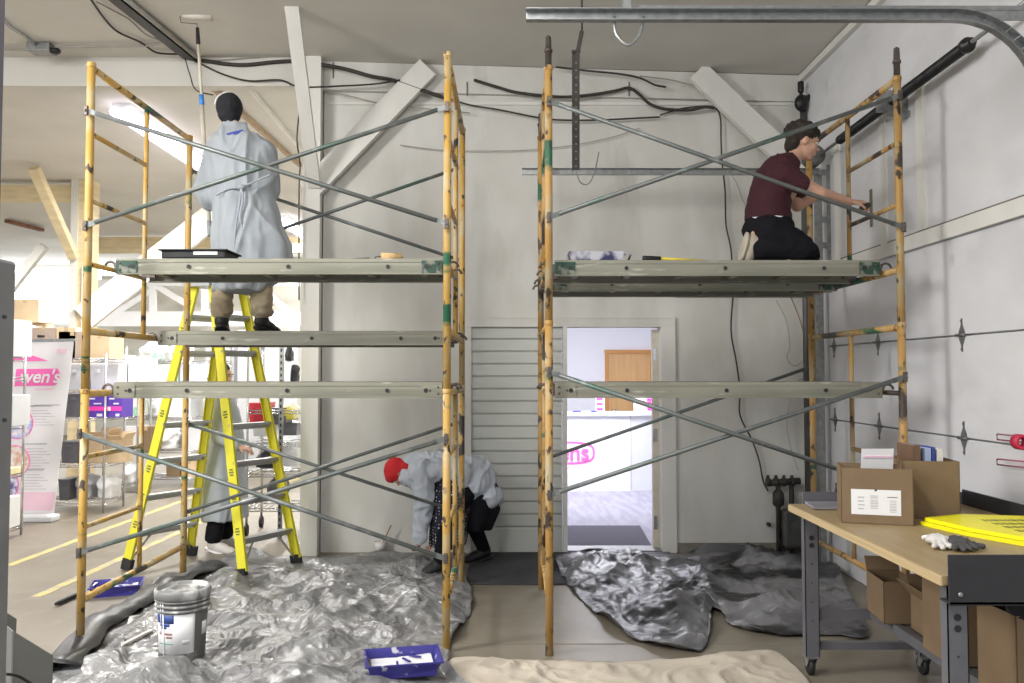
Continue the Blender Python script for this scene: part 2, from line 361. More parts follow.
t2 = thing('overhead_door_track', 'grey horizontal door track on the back wall side, behind the kneeling man', 'door track', (.1, 7.0, 3.3))
x0 = at(522, 172, 7.0).x; z0 = at(600, 172, 7.0).z
MB().box((x0, 7.0, z0-.028), (2.62, 7.004, z0+.028)).box((x0, 6.97, z0+.024), (2.62, 7.0, z0+.028)).box((x0, 6.97, z0-.028), (2.62, 7.0, z0-.024)).build('track', M_GALV, t2)
m = MB()
m.beam((2.62, 7.03, .05), (2.62, 7.03, z0), .05, .06, (0, 1, 0)); m.build('vertical_track', M_GALV, t2)
m = MB()
xa, xb = at(817, 250, 7.0).x, at(831, 250, 7.0).x
for z in (z0, z0-.4, z0-.62): m.box((xa, 6.99, z-.03), (xb, 7.0, z+.02))
m.box((xb-.03, 6.985, 2.3), (xb, 7.0, z0+.06)); m.box((xa-.02, 6.985, 2.0), (xa+.005, 7.0, z0))
m.build('track_bracket', M_GALV, t2)
sp = thing('torsion_spring', 'black torsion spring on its shaft along the top of the right wall', 'spring', (2.6, 5.6, 3.45))
m = MB(); m.tube([(2.6, 7.1, 3.45), (2.6, 3.6, 3.5)], .013); m.build('shaft', M_GALV, sp)
for (ya, yb) in ((6.5, 5.66), (5.56, 4.68)):
    m = MB(); pts = []; N_ = int((ya-yb)/.012)
    for i in range(N_*8): t = i/8; a = 2*math.pi*t; y = ya+(yb-ya)*i/(N_*8); pts.append(V((2.6+.031*math.cos(a), y, 3.45+(7.1-y)*.0143+.031*math.sin(a))))
    m.tube(pts, .0062, 5); m.build('coil', M_BLKM, sp)
    m = MB(); zz = 3.45+(7.1-yb)*.0143; m.lathe((2.6, yb, zz), [(.044, 0), (.044, .03), (.026, .035), (.026, .07)], 16, (0, -1, 0)); m.build('winding_cone', M_BLKM, sp)
m = MB(); m.lathe((2.56, 6.9, 3.45), [(.035, 0), (.085, .01), (.085, .03), (.07, .04), (.07, .1), (.09, .11), (.09, .12)], 24, (0, 1, 0)); m.build('cable_drum', M_HINGE, sp)
m = MB(); m.box((2.5, 5.6, 3.4), (2.71, 5.62, 3.55)); m.box((2.56, 5.57, 3.36), (2.71, 5.64, 3.4)); m.build('centre_bracket', M_GALV, sp)
# battens on the right wall
for k, (px, ya, yb) in enumerate(((921, 73, 231), (884, 115, 246), (838, 140, 270))):
    a, b = onx(px, ya, RX), onx(px, yb, RX)
    m = MB(); m.box((RX-.02, a.y-.045, b.z), (RX, a.y+.045, a.z)); struct('trim_%d' % (20+k), m, M_TRIMW)
m = MB()
for (ya, yb) in ((190, 225),):
    a = onx(870, ya, RX); b = onx(876, yb, RX); m.box((RX-.006, a.y-.04, b.z), (RX, a.y+.0, a.z))
struct('trim_24', m, M_JOINT)
# knee braces
def board(a, b, wd, th, up): return MB().beam(a, b, wd, th, up)
struct('trim_25', board((-1.71, 6.43, 4.5), (-1.76, 7.45, 3.3), .04, .11, (1, 0, 0)), M_TRIMW)
a = at(428, 68, 7.5); b = at(308, 192, 7.5)
struct('trim_26', board(a, b, .07, .2, (0, 0, 1)), M_TRIMW)
a = at(697, 72, 7.48); b = at(812, 182, 7.48)
struct('trim_27', board(a, b, .07, .2, (0, 0, 1)), M_TRIMW)
# ---- far warehouse bay
M_FAR = mat('far_wall_paint', (.7, .69, .64), .8, 0, .03, 2)
struct('wall_far', MB().box((-14, 22, 0), (-1.6, 22.1, 4.5)), M_FAR)
struct('wall_left', MB().box((-13.9, 3, 0), (-13.8, 22, 4.5)), M_FAR)
struct('wall_office_side', MB().box((-1.6, WY+.16, 0), (-1.5, 22, 4.5)), M_FAR)
wn = struct('window_1', MB().box((-13.6, 21.93, 3.0), (-9.7, 21.98, 4.35)), mat('window_daylight', (.93, .96, 1), .5, emit=3.5, var=0))
MB().box((-13.6, 21.9, 3.1), (-9.7, 21.93, 3.13)).box((-11.1, 21.9, 3.0), (-11.05, 21.93, 4.35)).build('window_frame', M_WHITE, wn)
CYD = 12.3
cxa, cxb = at(70, 300, CYD).x, at(89, 300, CYD).x
m = MB(); m.box((cxa, CYD, 0), (cxb, CYD+.26, 4.5)); struct('trim_30', m, M_WOOD)
m = MB(); m.box((cxa-.0, CYD-.03, 2.0), (cxa+.1, CYD, 4.5)); m.box((cxb-.09, CYD-.05, .0), (cxb, CYD, 3.2)); struct('trim_31', m, M_TRIMW)
m = MB(); m.box((-11, CYD, 4.2), (cxa, CYD+.2, 4.42)); struct('trim_32', m, M_WOOD)
m = MB().beam(at(34, 168, 11.3), at(74, 258, 12.2), .1, .13, (1, 0, 0)); struct('trim_33', m, M_WOOD)
m = MB().beam(at(84, 318, 12.3), at(248, 188, 12.9), .16, .36, (0, 0, 1)); struct('trim_34', m, M_TRIMW)
m = MB(); z = at(120, 245, 17).z; m.box((-8.6, 17, z-.15), (-1.7, 17.2, z+.17)); struct('trim_35', m, M_WOOD)
m = MB().beam(at(5, 296, 16), at(44, 246, 16), .12, .16, (0, 0, 1)); struct('trim_36', m, M_TRIMW)
# white truss mezzanine
tm = MB(); YT = 18
def tb(a, b, w_=.14): tm.beam(at(*a, YT), at(*b, YT), .12 if a[1] == b[1] else (.09 if a[0] == b[0] else .06), w_, (0, 0, 1) if abs(a[0]-b[0]) > 2 else (1, 0, 0))
tb((92, 283), (300, 283)); tb((92, 319), (300, 319), .32)
for x in (101, 153, 205, 257): tb((x, 283), (x, 319))
for a, b in (((101, 318), (138, 284)), ((153, 284), (190, 306)), ((108, 318), (153, 290)), ((205, 318), (240, 284)), ((257, 284), (296, 318))): tb(a, b, .12)
solo(tm, 'roof_truss', M_WHITE, 'white painted timber truss spanning the far end of the warehouse', 'truss')
m = MB(); a = at(100, 340, 19); b = at(300, 280, 19); m.box((a.x, 19, 2.2), (b.x, 19.05, b.z+.1)); struct('wall_mezzanine', m, M_FAR)
# fluorescent fixtures
M_TUBE = mat('fluorescent_tube', (.9, .85, 1), .5, emit=4, var=0)
for k, (ya, yb, lb) in enumerate(((8.75, 11.2, 'glowing fluorescent ceiling fixture seen behind the left scaffold frame'), (15.0, 17.4, 'small far glowing fluorescent fixture right of the man in the grey gown'), (2.2, 4.3, None))):
    if lb is None: continue
    X = -4.13
    f = thing('fluorescent_light', lb, 'light', (X, (ya+yb)/2, 4.5))
    MB().box((X-.1, ya+.02, 4.44), (X+.1, yb, 4.5)).build('housing', M_WHITE, f)
    for dx in (-.075, .075): MB().tube([(X+dx, ya+.0, 4.4), (X+dx, yb-.0, 4.4)], .05).build('tube', M_TUBE, f)
# ceiling strips in the far bay
for k, (a, b, lb) in enumerate((((7, 221), (42, 230), 'short rusty rail under the far left ceiling'),)):
    p, q = onz(*a, 4.44), onz(*b, 4.44); solo(MB().beam(p, q, .1, .06), 'ceiling_rail', mat('rusty_brown', (.2, .09, .05), .8, 0, .3, 10), lb, 'rail')
for k, (a, b, lb) in enumerate((((210, 85), (300, 165), 'brown conduit strip on the ceiling behind the gowned man, beside his head'), ((246, 84), (310, 160), 'thin grey conduit on the ceiling right of the gowned man'))):
    p, q = onz(*a, 4.46), onz(*b, 4.46)
    solo(MB().beam(p, q, .05 if k == 0 else .03, .05), 'ceiling_conduit', [mat('brown_conduit', (.4, .3, .2), .8), M_TRIMW][k], lb, 'conduit')
# ---- office behind the doorway
M_OFF = mat('office_wall', (.88, .88, .92), .8, 0, .01, 2)
struct('wall_office_back', MB().box((-1.5, 14, 0), (4.5, 14.1, 3.0)), M_OFF)
struct('wall_office_left', MB().box((-1.5, WY+.17, 0), (-1.4, 14, 3.0)), M_OFF)
struct('wall_office_right', MB().box((4.4, WY+.17, 0), (4.5, 14, 3.0)), M_OFF)
struct('ceiling_office', MB().box((-1.5, WY+.17, 3.0), (4.5, 14.1, 3.05)), M_OFF)
struct('floor_office', MB().box((-1.4, WY+.17, 0), (4.4, 14, .004)), mat('office_carpet', (.27, .26, .32), .9, 0, .12, 2, stretch=(6, 1, 1), col2=(.33, .32, .38), thr=(.4, .6)))
struct('trim_40', MB().box((DX0, WY-.02, 0), (DX1, WY+.2, .02)), M_GALV)
M_OAK = mat('oak_door', (.68, .4, .17), .5, 0, .1, 2, stretch=(8, 1, .8))
M_OAKF = mat('oak_frame', (.6, .28, .08), .5, 0, .05, 3)
a, b = at(606, 352, 14), at(652, 352, 14)
d3 = struct('door_3', MB().box((a.x+.04, 13.95, 0), (b.x-.04, 13.99, a.z-.03)), M_OAK)
f = MB(); f.box((a.x-.02, 13.93, 0), (a.x+.04, 14, a.z+.03)); f.box((b.x-.04, 13.93, 0), (b.x+.02, 14, a.z+.03)); f.box((a.x-.025, 13.92, a.z-.03), (b.x+.025, 14, a.z+.035)); f.build('door_frame', M_OAKF, d3)
MB().lathe((a.x+.12, 13.95, 1.0), [(.012, 0), (.012, .04), (.03, .05), (.028, .08), (.01, .085)], 12, (0, -1, 0)).build('door_knob', M_CHROME, d3)
# open door leaf at the right jamb, opening into the office
lf = struct('door_4', MB().plate([(DX1-.03, WY+.17, .01), (DX1+.5, WY+.85, .01), (DX1+.535, WY+.825, .01), (DX1+.01, WY+.17, .01)], (0, 0, 1), DZ-.03), mat('almond_door', (.62, .57, .48), .6))
MB().box((DX1-.06, WY+.1, .01), (DX1, WY+.165, DZ-.02)).build('hinge_stile', MC['almond_door'], lf)
for z in (.25, 1.05, 1.8): MB().box((DX1-.055, WY+.094, z-.06), (DX1-.02, WY+.1, z+.06)).build('hinge', M_CHROME, lf)
ct = thing('reception_counter', 'white reception counter with pink lettering seen through the open doorway', 'counter', (.9, 11.5, 0))
cl = at(631, 490, 11.5).x
MB().box((-1.0, 11.5, .004), (cl, 11.9, 1.04)).build('front_panel', M_WHITE, ct)
MB().plate([(cl, 11.5, .004), (cl+1.1, 11.9, .004), (cl+1.1, 11.95, .004), (cl, 11.9, .004)], (0, 0, 1), 1.036).build('side_panel', M_WHITE, ct)
MB().box((-1.05, 11.45, 1.04), (cl+.02, 12.0, 1.08)).plate([(cl, 11.45, 1.04), (cl+1.12, 11.86, 1.04), (cl+1.12, 12.2, 1.04), (cl, 12, 1.04)], (0, 0, 1), .04).build('counter_top', M_OFF, ct)
MB().box((cl-.006, 11.494, .02), (cl+.006, 11.5, 1.04)).build('seam', M_GREYINK, ct)
p = at(574, 453, 11.49)
text('ens', 'logo_lettering', .33, M_PINK, ct, p, (1, 0, 0), (0, 0, 1), .002, .95, 0, .006)
m = MB()
def oval(m, c, rx, rz, t, Y, dy=.003, n=40, pw=.6):
    def sp_(a, r1, r2): ca, sa = math.cos(a), math.sin(a); return (r1*math.copysign(abs(ca)**pw, ca), r2*math.copysign(abs(sa)**pw, sa))
    o_ = [sp_(2*math.pi*i/n, rx, rz) for i in range(n)]; i_ = [sp_(2*math.pi*i/n, rx-t, rz-t) for i in range(n)]
    vs = [(c.x+a_, Y, c.z+b_) for a_, b_ in o_]+[(c.x+a_, Y, c.z+b_) for a_, b_ in i_]
    vs += [(x, y-dy, z) for x, y, z in vs]
    fs = []
    for i in range(n):
        j = (i+1) % n; fs += [[i, j, n+j, n+i], [2*n+i, 2*n+j, 3*n+j, 3*n+i], [i, j, 2*n+j, 2*n+i], [n+i, n+j, 3*n+j, 3*n+i]]
    m.add(vs, fs)
oval(m, at(560, 453, 11.49), .48, .16, .03, 11.499)
m.build('logo_outline', M_PINK, ct)
for k in range(6):
    q = at(558+k*5, 467, 11.49); MB().box((q.x, 11.494, q.z-.015), (q.x+.035, 11.5, q.z+.015)).build('small_print', M_PINKL, ct)
# things on the counter
for k, (px, w_, h_, m_, lb) in enumerate(((600, .12, .32, M_MAG, 'pink and white leaflet stand on the counter'), (650, .1, .2, M_MAG, 'small magenta item at the right of the counter'), (641, .2, .2, M_PAPER, 'white paper stack leaning on the counter'))):
    q = at(px, 410, 11.75); b_ = thing('leaflet_stand' if k == 0 else 'brochure', lb, 'leaflet', (q.x, 11.75, 1.08))
    MB().box((q.x-w_/2, 11.74, 1.08), (q.x+w_/2, 11.78, 1.08+h_), Matrix.Rotation(-.15, 3, 'X')).build('board', M_PAPER, b_)
    for r in range(4): MB().box((q.x-w_*.4, 11.725-.0*r, 1.1+h_*r/4.4), (q.x+w_*.3, 11.738, 1.1+h_*r/4.4+.03), Matrix.Rotation(-.15, 3, 'X'), (q.x, 11.76, 1.08+h_/2)).build('print', m_ if k < 2 else M_PINKL, b_)
for px in (577, 594):
    q = at(px, 412, 11.6); solo(MB().ell((q.x, 11.6, 1.085), (.07 if px == 577 else .05, .05, .02)), 'computer_mouse', mat('navy_plastic', (.05, .05, .3), .5), 'small dark blue object on the counter, ' + ('near its left' if px == 577 else 'beside the leaflet stand'), 'object')
# mats
M_MAT = mat('charcoal_carpet_mat', (.045, .045, .05), .95, 0, .3, 60, .4, 200)
solo(MB().box((SX0+.02, 6.45, 0), (at(560, 550, WY).x+.1, WY-.04, .012), bev=.004), 'door_mat', M_MAT, 'black floor mat in front of the roller shutter', 'mat')
q = onz(640, 527, 0)
solo(MB().plate([(DX0+.01, WY+.22, .005), (DX1-.06, WY+.22, .005), (q.x, q.y, .005), (DX0+.01, q.y, .005)], (0, 0, 1), .012), 'door_mat', mat('grey_carpet_mat', (.08, .075, .1), .95, 0, .2, 60), 'grey mat just inside the open doorway', 'mat')
solo(MB().plate([(DX0+.1, 6.95, .001), (DX1+.1, 6.95, .001), (DX1+.06, WY-.03, .001), (DX0+.0, WY-.03, .001)], (0, 0, 1), .01), 'door_mat', mat('grey_blue_mat', (.16, .16, .19), .9, 0, .2, 60), 'grey rubber mat outside the doorway under the black tarp edge', 'mat')
# ================================================================== SCAFFOLD TOWERS
def lerp(a, b, t): return a+(b-a)*t
def end_frame(par, front, rear, zb, zt, full, rungs, innerz, mm, pins=False):
    """front, rear = (x, y); posts at both, ladder rail halfway, rungs between the front post and the ladder rail"""
    f, r = V((*front, 0)), V((*rear, 0)); mid = lerp(f, r, .5); d = (r-f).normalized()
    o = MB().tube([f+V((0, 0, full[0])), r+V((0, 0, full[0]))], .0215, 10).build('end_frame', mm, par)
    MB().tube([f+V((0, 0, full[1])), r+V((0, 0, full[1]))], .0215, 10).build('cross_bar', mm, o)
    for q in (f, r):
        p = MB(); p.tube([q+V((0, 0, zb)), q+V((0, 0, zt))], .0235, 12); p.lathe(q+V((0, 0, zt-.03)), [(.0245, 0), (.0265, .005), (.0265, .025), (.0235, .03)], 12); p.build('post', mm, o)
    p = MB(); p.tube([mid+V((0, 0, innerz[0])), mid+V((0, 0, innerz[1]))], .017, 8); p.build('ladder_rail', mm, o)
    for z in rungs:
        p = MB(); p.tube([f+V((0, 0, z)), mid+V((0, 0, z))], .0155, 8); p.build('rung', mm, o)
    if pins:
        for q in (f, r):
            p = MB(); p.lathe(q+V((0, 0, zt-.02)), [(.019, 0), (.019, .1), (.025, .1), (.025, .115), (.019, .12), (.017, .19), (.006, .2)], 12); p.build('coupling_pin', M_PIN, o)
    return o
def brace(par, a, b, off):
    """cross brace with flattened, drilled ends and the lock studs it hangs on"""
    a, b = V(a), V(b); a = a+off; b = b+off; d = (b-a).normalized(); m = MB()
    m.tube([a+d*.06, b-d*.06], .0135, 8)
    for p, s_ in ((a, 1), (b, -1)): m.beam(p-d*s_*.015, p+d*s_*.08, .006, .03, (0, 0, 1))
    o = m.build('cross_brace', M_BRACE, par)
    for p in (a, b):
        q = MB(); q.tube([p-off*1.0, p+off*.5], .008, 8); q.box(p+V((-.012, -.012, -.03)), p+V((.012, .006, .03)), bev=.003); q.build('lock_stud', M_PIN, o)
def plank(X0, X1, Yf, zt, label, dep=.48, dz=0, greens=(1, 1)):
    p = thing('scaffold_plank', label, 'plank', ((X0+X1)/2, Yf+dep/2, zt-.1), 'aluminium planks hooked on the scaffold towers')
    s_ = MB(); h = .098
    for y, sg in ((Yf, 1), (Yf+dep, -1)):
        s_.box((X0, y, zt-h), (X1, y+sg*.006, zt)); s_.box((X0, y, zt-.012), (X1, y+sg*.035, zt)); s_.box((X0, y, zt-h), (X1, y+sg*.03, zt-h+.006)); s_.box((X0, y-sg*.005, zt-.022), (X1, y, zt-.0)); s_.box((X0, y-sg*.005, zt-h), (X1, y, zt-h+.012))
    s_.build('side_rail', M_PLANK, p)
    MB().box((X0+.01, Yf+.006, zt-.012), (X1-.01, Yf+dep-.006, zt+.002)).build('deck', M_PLANKD, p)
    for k in range(6): x = X0+.15+k*(X1-X0-.3)/5; MB().box((x-.02, Yf+.006, zt-.07), (x+.02, Yf+dep-.006, zt-.03)).build('cross_member', M_PLANK, p)
    for k, (xe, sg) in enumerate(((X0, -1), (X1, 1))):
        for y in (Yf+.05, Yf+dep-.05):
            e = MB()
            e.box((xe-sg*.06, y-.012, zt-.07), (xe+sg*.03, y+.012, zt-.02))
            e.tube([V((xe+sg*(.03+.032-.032*math.cos(t)), y, zt-.045+.032*math.sin(t))) for t in [math.pi*q/8 for q in range(9)]], .008, 6)
            e.build('hook', M_PIN, p)
        g = MB(); g.box((xe, Yf-.008, zt-h+.008), (xe-sg*.13, Yf-.0035, zt-.012)); g.build('end_plate', M_GREEN if greens[k] else M_PLANK, p)
        for q in range(3): MB().lathe((xe-sg*(.025+.05*(q % 2)), Yf-.008, zt-.03-.02*q), [(.007, 0), (.007, .003), (.003, .005)], 8, (0, -1, 0)).build('rivet', M_PIN, p)
        MB().lathe((xe-sg*.1, Yf-.0085, zt-.05), [(.014, 0), (.014, .002)], 10, (0, -1, 0)).build('hole', M_BLK, p)
    for k in range(3): MB().lathe((X0+.45+k*.62, Yf-.0055, zt-.05), [(.013, 0), (.013, .001)], 10, (0, -1, 0)).build('hole', M_BLK, p)
    return p
LXF, RXF = -2.50, -.372
sl_ = thing('scaffold_tower', 'yellow scaffold tower at left where the person in the grey gown stands', 'scaffold', (-1.43, 5.68, 0), None)
for x in (LXF, RXF):
    end_frame(sl_, (x, 4.915), (x, 6.44), .1 if x == LXF else 0.0, 1.53, [1.5, .30], [1.13, .72], (.3, 1.5), M_SCAF)
    end_frame(sl_, (x, 4.915), (x, 6.44), 1.53, 3.475 if x == LXF else 3.54, [3.445 if x == LXF else 3.5, 1.87], [3.05, 2.65, 2.27], (1.87, 3.43), M_SCAF)
OFF = V((0, -.035, 0)); OFB = V((0, .035, 0))
for (Y, off, pr) in ((4.915, OFF, ((3.17, 2.50), (2.49, 3.20), (1.27, .55), (.58, 1.24))), (6.44, OFB, ((3.21, 2.50), (2.5, 3.24), (1.23, .54), (.55, 1.25)))):
    for k, (za, zb_) in enumerate(pr):
        brace(sl_, (LXF, Y, za), (RXF, Y, zb_), off*(1 if k % 2 else 1.45))
LT = 1.93
sr = thing('scaffold_tower', 'yellow scaffold tower at right with peeling paint where the man in maroon kneels', 'scaffold', (1.3, 5.7, 0), None)
A0, A1 = (.227, 4.86), (.235, 6.33); B0, B1 = (2.37, 5.03), (2.365, 6.52)
for (f_, r_) in ((A0, A1), (B0, B1)):
    end_frame(sr, f_, r_, 0, LT, [1.90, .33], [1.5, 1.10, .70], (.33, 1.9), M_SCAF2)
    end_frame(sr, f_, r_, LT, 3.44, [3.42, 2.25], [3.03, 2.65], (2.25, 3.42), M_SCAF2, True)
def P3(p, z): return (p[0], p[1], z)
for k, (za, zb_) in enumerate(((3.21, 2.50), (2.53, 3.31), (1.63, .91), (.92, 1.60))):
    brace(sr, P3(A0, za), P3(B0, zb_), OFF*(1 if k % 2 else 1.45))
brace(sr, P3(A1, .96), P3(B1, 1.67), OFB)
PL = 2.055
plank(-2.45, -.42, 5.17, 2.335, 'highest aluminium plank on the left scaffold, in front of the gowned man')
pk = plank(-2.45, -.42, 5.80, 1.915, 'aluminium plank on the left scaffold that the gowned man stands on', .5, greens=(0, 0))
plank(-2.45, -.42, 5.17, 1.565, 'lowest aluminium plank on the left scaffold, crossing the yellow stepladder', greens=(0, 0))
plank(.28, 2.32, 5.2, 2.33, 'upper front aluminium plank on the right scaffold under the kneeling man')
plank(.27, 2.31, 5.86, 2.30, 'upper rear aluminium plank on the right scaffold, seen just below the front one')
plank(.28, 2.32, 5.2, 1.565, 'lowest aluminium plank on the right scaffold, crossing the bright doorway', greens=(0, 0))
# ================================================================== STEPLADDER
ld = thing('stepladder', 'yellow fibreglass stepladder with aluminium steps behind the left scaffold', 'ladder', (-2.47, 7.05, 0))
FA, FB, FC, FD = V((-3.17, 6.96, 0)), V((-2.84, 7.5, 0)), V((-2.10, 6.6, 0)), V((-1.80, 7.12, 0))
U = (FB-FA).normalized(); W_ = (FC-FA).normalized(); CT = V((-2.47, 7.05, 2.36))
TA, TB_, TC, TD = CT-U*.16-W_*.09, CT+U*.16-W_*.09, CT-U*.16+W_*.09, CT+U*.16+W_*.09
for a, b, sg in ((FA, TA, 1), (FB, TB_, -1), (FC, TC, 1), (FD, TD, -1)):
    m = MB(); up = W_; d = (b-a).normalized()
    a_ = a+V((0, 0, .07))
    m.beam(a_, b, .006, .078, up)
    for e in (-1, 1): m.beam(a_+up*e*.036+U*sg*.012, b+up*e*.036+U*sg*.012, .026, .005, up)
    r_ = m.build('rail', M_LADY, ld)
    MB().beam(a+V((0, 0, .0)), a+d*.09, .045, .09, up).build('foot', M_BLK, r_)
    if a in (FA, FC):   # faint printed warnings along the rail
        for k in range(9):
            if k in (3, 6): continue
            t = .12+.1*k; q = lerp(a_, b, t)
            mk = MB()
            for e in range(3): mk.beam(q-U*.005+d*.022*e, q-U*.005+d*(.022*e+.012), .004, .03+.012*((k+e) % 2), up)
            mk.build('printed_mark', mat('rail_print', (.16, .17, .05), .6), r_)
for (a, b, c_, d_) in ((FA, FB, TA, TB_), (FC, FD, TC, TD)):
    for k in range(1, 8):
        t = k*.3/2.36; p, q = lerp(a, c_, t), lerp(b, d_, t)
        m = MB(); m.beam(p, q, .075, .022, (0, 0, 1)); m.beam(p+V((0, 0, -.02)), q+V((0, 0, -.02)), .01, .04, (0, 0, 1)); m.build('step', M_LADM, ld)
    for e, (p, q, dn) in enumerate(((lerp(a, c_, .127), lerp(a, b, .35), 0), (lerp(b, d_, .127), lerp(b, a, .35), 0))):
        q = V((q.x, q.y, p.z)); lo = lerp(a, c_, .02) if e == 0 else lerp(b, d_, .02)
        MB().beam(lo, lerp(lerp(a, c_, .127), lerp(b, d_, .127), .3 if e == 0 else .7), .02, .004, W_).build('step_brace', M_LADM, ld)
p, q = lerp(FA, TA, .5), lerp(FC, TC, .5)
for a, b, c_, d_ in ((FA, TA, FC, TC), (FB, TB_, FD, TD)):
    MB().beam(lerp(a, b, .62), lerp(c_, d_, .62), .004, .02, (0, 0, 1)).build('spreader', M_LADM, ld)
m = MB(); z0_ = 2.34
c4 = [CT-U*.24-W_*.14, CT+U*.24-W_*.14, CT+U*.24+W_*.14, CT-U*.24+W_*.14]
m.plate([V((q.x, q.y, z0_)) for q in c4], (0, 0, 1), .06); m.build('top_cap', M_LADM, ld)
# ================================================================== SHEETS ON THE FLOOR
def crumple(x, y, sd, sc):
    p = V((x*sc+sd, y*sc-sd, sd)); q = p+nvec(p*.7)*.9
    r1 = 1-abs(noise.noise(q))*2; r2 = 1-abs(noise.noise(q*2.1+V((3, 7, 1))))*2; r3 = 1-abs(noise.noise(q*5+V((1, 2, 9))))*2
    return r1**3*.5+max(0, r2)**2*.3+max(0, r3)*.12
def sheet(name, poly, centre, amp, sc, sd, m, label, cat, nr=70, na=260, edge=.25, bumps=(), z0=.006, curl=0, th=.003, facets=0):
    P = [V((p.x, p.y, 0)) for p in poly]; k = len(P); ed = []
    sp_ = smoothline(P+[P[0]], 8)[:-1]; L_ = [0]
    for i in range(len(sp_)): L_.append(L_[-1]+(sp_[(i+1) % len(sp_)]-sp_[i]).length)
    for i in range(na):
        t = L_[-1]*i/na; j = max(q for q in range(len(sp_)) if L_[q] <= t+1e-9); f_ = (t-L_[j])/max(1e-6, L_[j+1]-L_[j]); ed.append(lerp(sp_[j], sp_[(j+1) % len(sp_)], f_))
    C_ = V((centre.x, centre.y, 0)); vs = []; fs = []
    for r in range(nr+1):
        t = (r/nr)**.7
        for i in range(na):
            q = lerp(C_, ed[i], t)
            if r == nr: q = q+V((noise.noise(V((i*.3, sd, 0)))*.02, noise.noise(V((i*.3, sd, 5)))*.02, 0))
            h = amp*crumple(q.x, q.y, sd, sc)
            if facets:
                wv = nvec(V((q.x*1.3, q.y*1.3, sd)))*.35
                for fs_, wt in ((facets, .6), (facets*2.3, .3), (facets*5, .12)):
                    ds, ps = noise.voronoi(V(((q.x+wv.x)*fs_+sd, (q.y+wv.y)*fs_, sd))); h += amp*wt*(ds[1]-ds[0])
            e = min(1, (1-t)/edge); h *= .25+.75*e
            for (bx, by, br, bh) in bumps:
                dd = math.hypot(q.x-bx, q.y-by)/br
                if dd < 1: h += bh*(1-dd*dd)**2*(.6+.8*crumple(q.x, q.y, sd+3, sc*1.6))
            if curl and t > .955: h += curl*(t-.955)/.045*(max(0, noise.noise(V((q.x*2.2, q.y*2.2, sd)))))
            vs.append(V((q.x, q.y, z0+max(0, h))))
    for r in range(nr):
        for i in range(na):
            j = (i+1) % na; fs.append([r*na+i, r*na+j, (r+1)*na+j, (r+1)*na+i])
    mb = MB(); mb.add(vs, fs, True); o = solo(mb, name, m, label, cat, org=V((C_.x, C_.y, 0)))
    bmx = bmesh.new(); bmx.from_mesh(o.data); bmesh.ops.remove_doubles(bmx, verts=bmx.verts, dist=.0001)
    for f in bmx.faces: f.smooth = True
    bmesh.ops.recalc_face_normals(bmx, faces=bmx.faces)
    if sum(f.normal.z for f in bmx.faces) < 0: bmesh.ops.reverse_faces(bmx, faces=bmx.faces)
    bmx.to_mesh(o.data); bmx.free()
    s_ = o.modifiers.new('thickness', 'SOLIDIFY'); s_.thickness = th; s_.offset = -1
    return o
M_TARP = layered('silver_tarp', (.23, .23, .232), [((.36, .36, .36), 2.2, .45, .6, (1, 1, 1), 2), ((.12, .12, .12), 1.7, .56, .66, (1, 1.6, 1), 6), ((.6, .6, .6), 30, .66, .72, (1, 1, 1), 3), ((.55, .55, .55), 6, .64, .7, (1, 1, 1), 12)], .38, .3, .35)
M_TARPB = layered('dark_tarp', (.11, .11, .12), [((.22, .22, .23), 1.2, .5, .6, (1, 1, 1), 3), ((.02, .02, .022), 2.1, .5, .58, (1, 1.6, 1), 8), ((.45, .45, .45), 30, .7, .74, (1, 1, 1), 5)], .38, .2, .2)
def creased(m, sc, st):
    nt = m.node_tree; b = nt.nodes['Principled BSDF']; N = nt.nodes; L = nt.links; tc = N.new('ShaderNodeTexCoord'); no = N.new('ShaderNodeTexNoise'); no.inputs['Scale'].default_value = sc*.4; no.inputs['Detail'].default_value = 3
    L.new(tc.outputs['Object'], no.inputs['Vector']); mm = N.new('ShaderNodeMix'); mm.data_type = 'VECTOR'; mm.inputs['Factor'].default_value = .35; L.new(tc.outputs['Object'], mm.inputs['A']); L.new(no.outputs['Color'], mm.inputs['B'])
    prev = None
    for k, (q, d) in enumerate(((sc, .05), (sc*2.7, .02), (sc*7, .007))):
        v = N.new('ShaderNodeTexVoronoi'); v.inputs['Scale'].default_value = q; L.new(mm.outputs['Result'], v.inputs['Vector'])
        bp = N.new('ShaderNodeBump'); bp.inputs['Strength'].default_value = st; bp.inputs['Distance'].default_value = d; L.new(v.outputs['Distance'], bp.inputs['Height'])
        if prev: L.new(prev, bp.inputs['Normal'])
        prev = bp.outputs[0]
    L.new(prev, b.inputs['Normal'])
creased(M_TARP, 5, 1); creased(M_TARPB, 3.2, .8)
M_CANV = mat('canvas_drop_cloth', (.47, .415, .34), .9, 0, .08, 4, .3, 90)
g = lambda x, y: onz(x, y, .02)
pl = [g(*p) for p in ((40, 720), (48, 672), (88, 626), (128, 612), (150, 592), (195, 572), (240, 556), (300, 557), (345, 554), (385, 554), (430, 553), (452, 566), (470, 586), (470, 612), (452, 640), (448, 668), (452, 720))]
tarp1 = sheet('drop_sheet', pl, g(290, 640), .085, 1.3, 3.3, M_TARP, 'large crumpled silver grey plastic drop sheet under the left scaffold and paint bucket', 'drop sheet', curl=.14, facets=2.4,
      bumps=((-1.32, 6.4, .34, .07), (-1.7, 6.5, .3, .06), (-.7, 6.9, .3, .05), (-1.8, 4.35, .35, .07), (-1.05, 4.3, .3, .04)))
pr_ = [g(*p) for p in ((556, 566), (560, 554), (600, 553), (655, 554), (700, 553), (750, 553), (800, 553), (830, 560), (842, 580), (868, 632), (830, 633), (770, 634), (735, 626), (722, 612), (712, 612), (706, 645), (682, 650), (645, 643), (612, 626), (575, 592))]
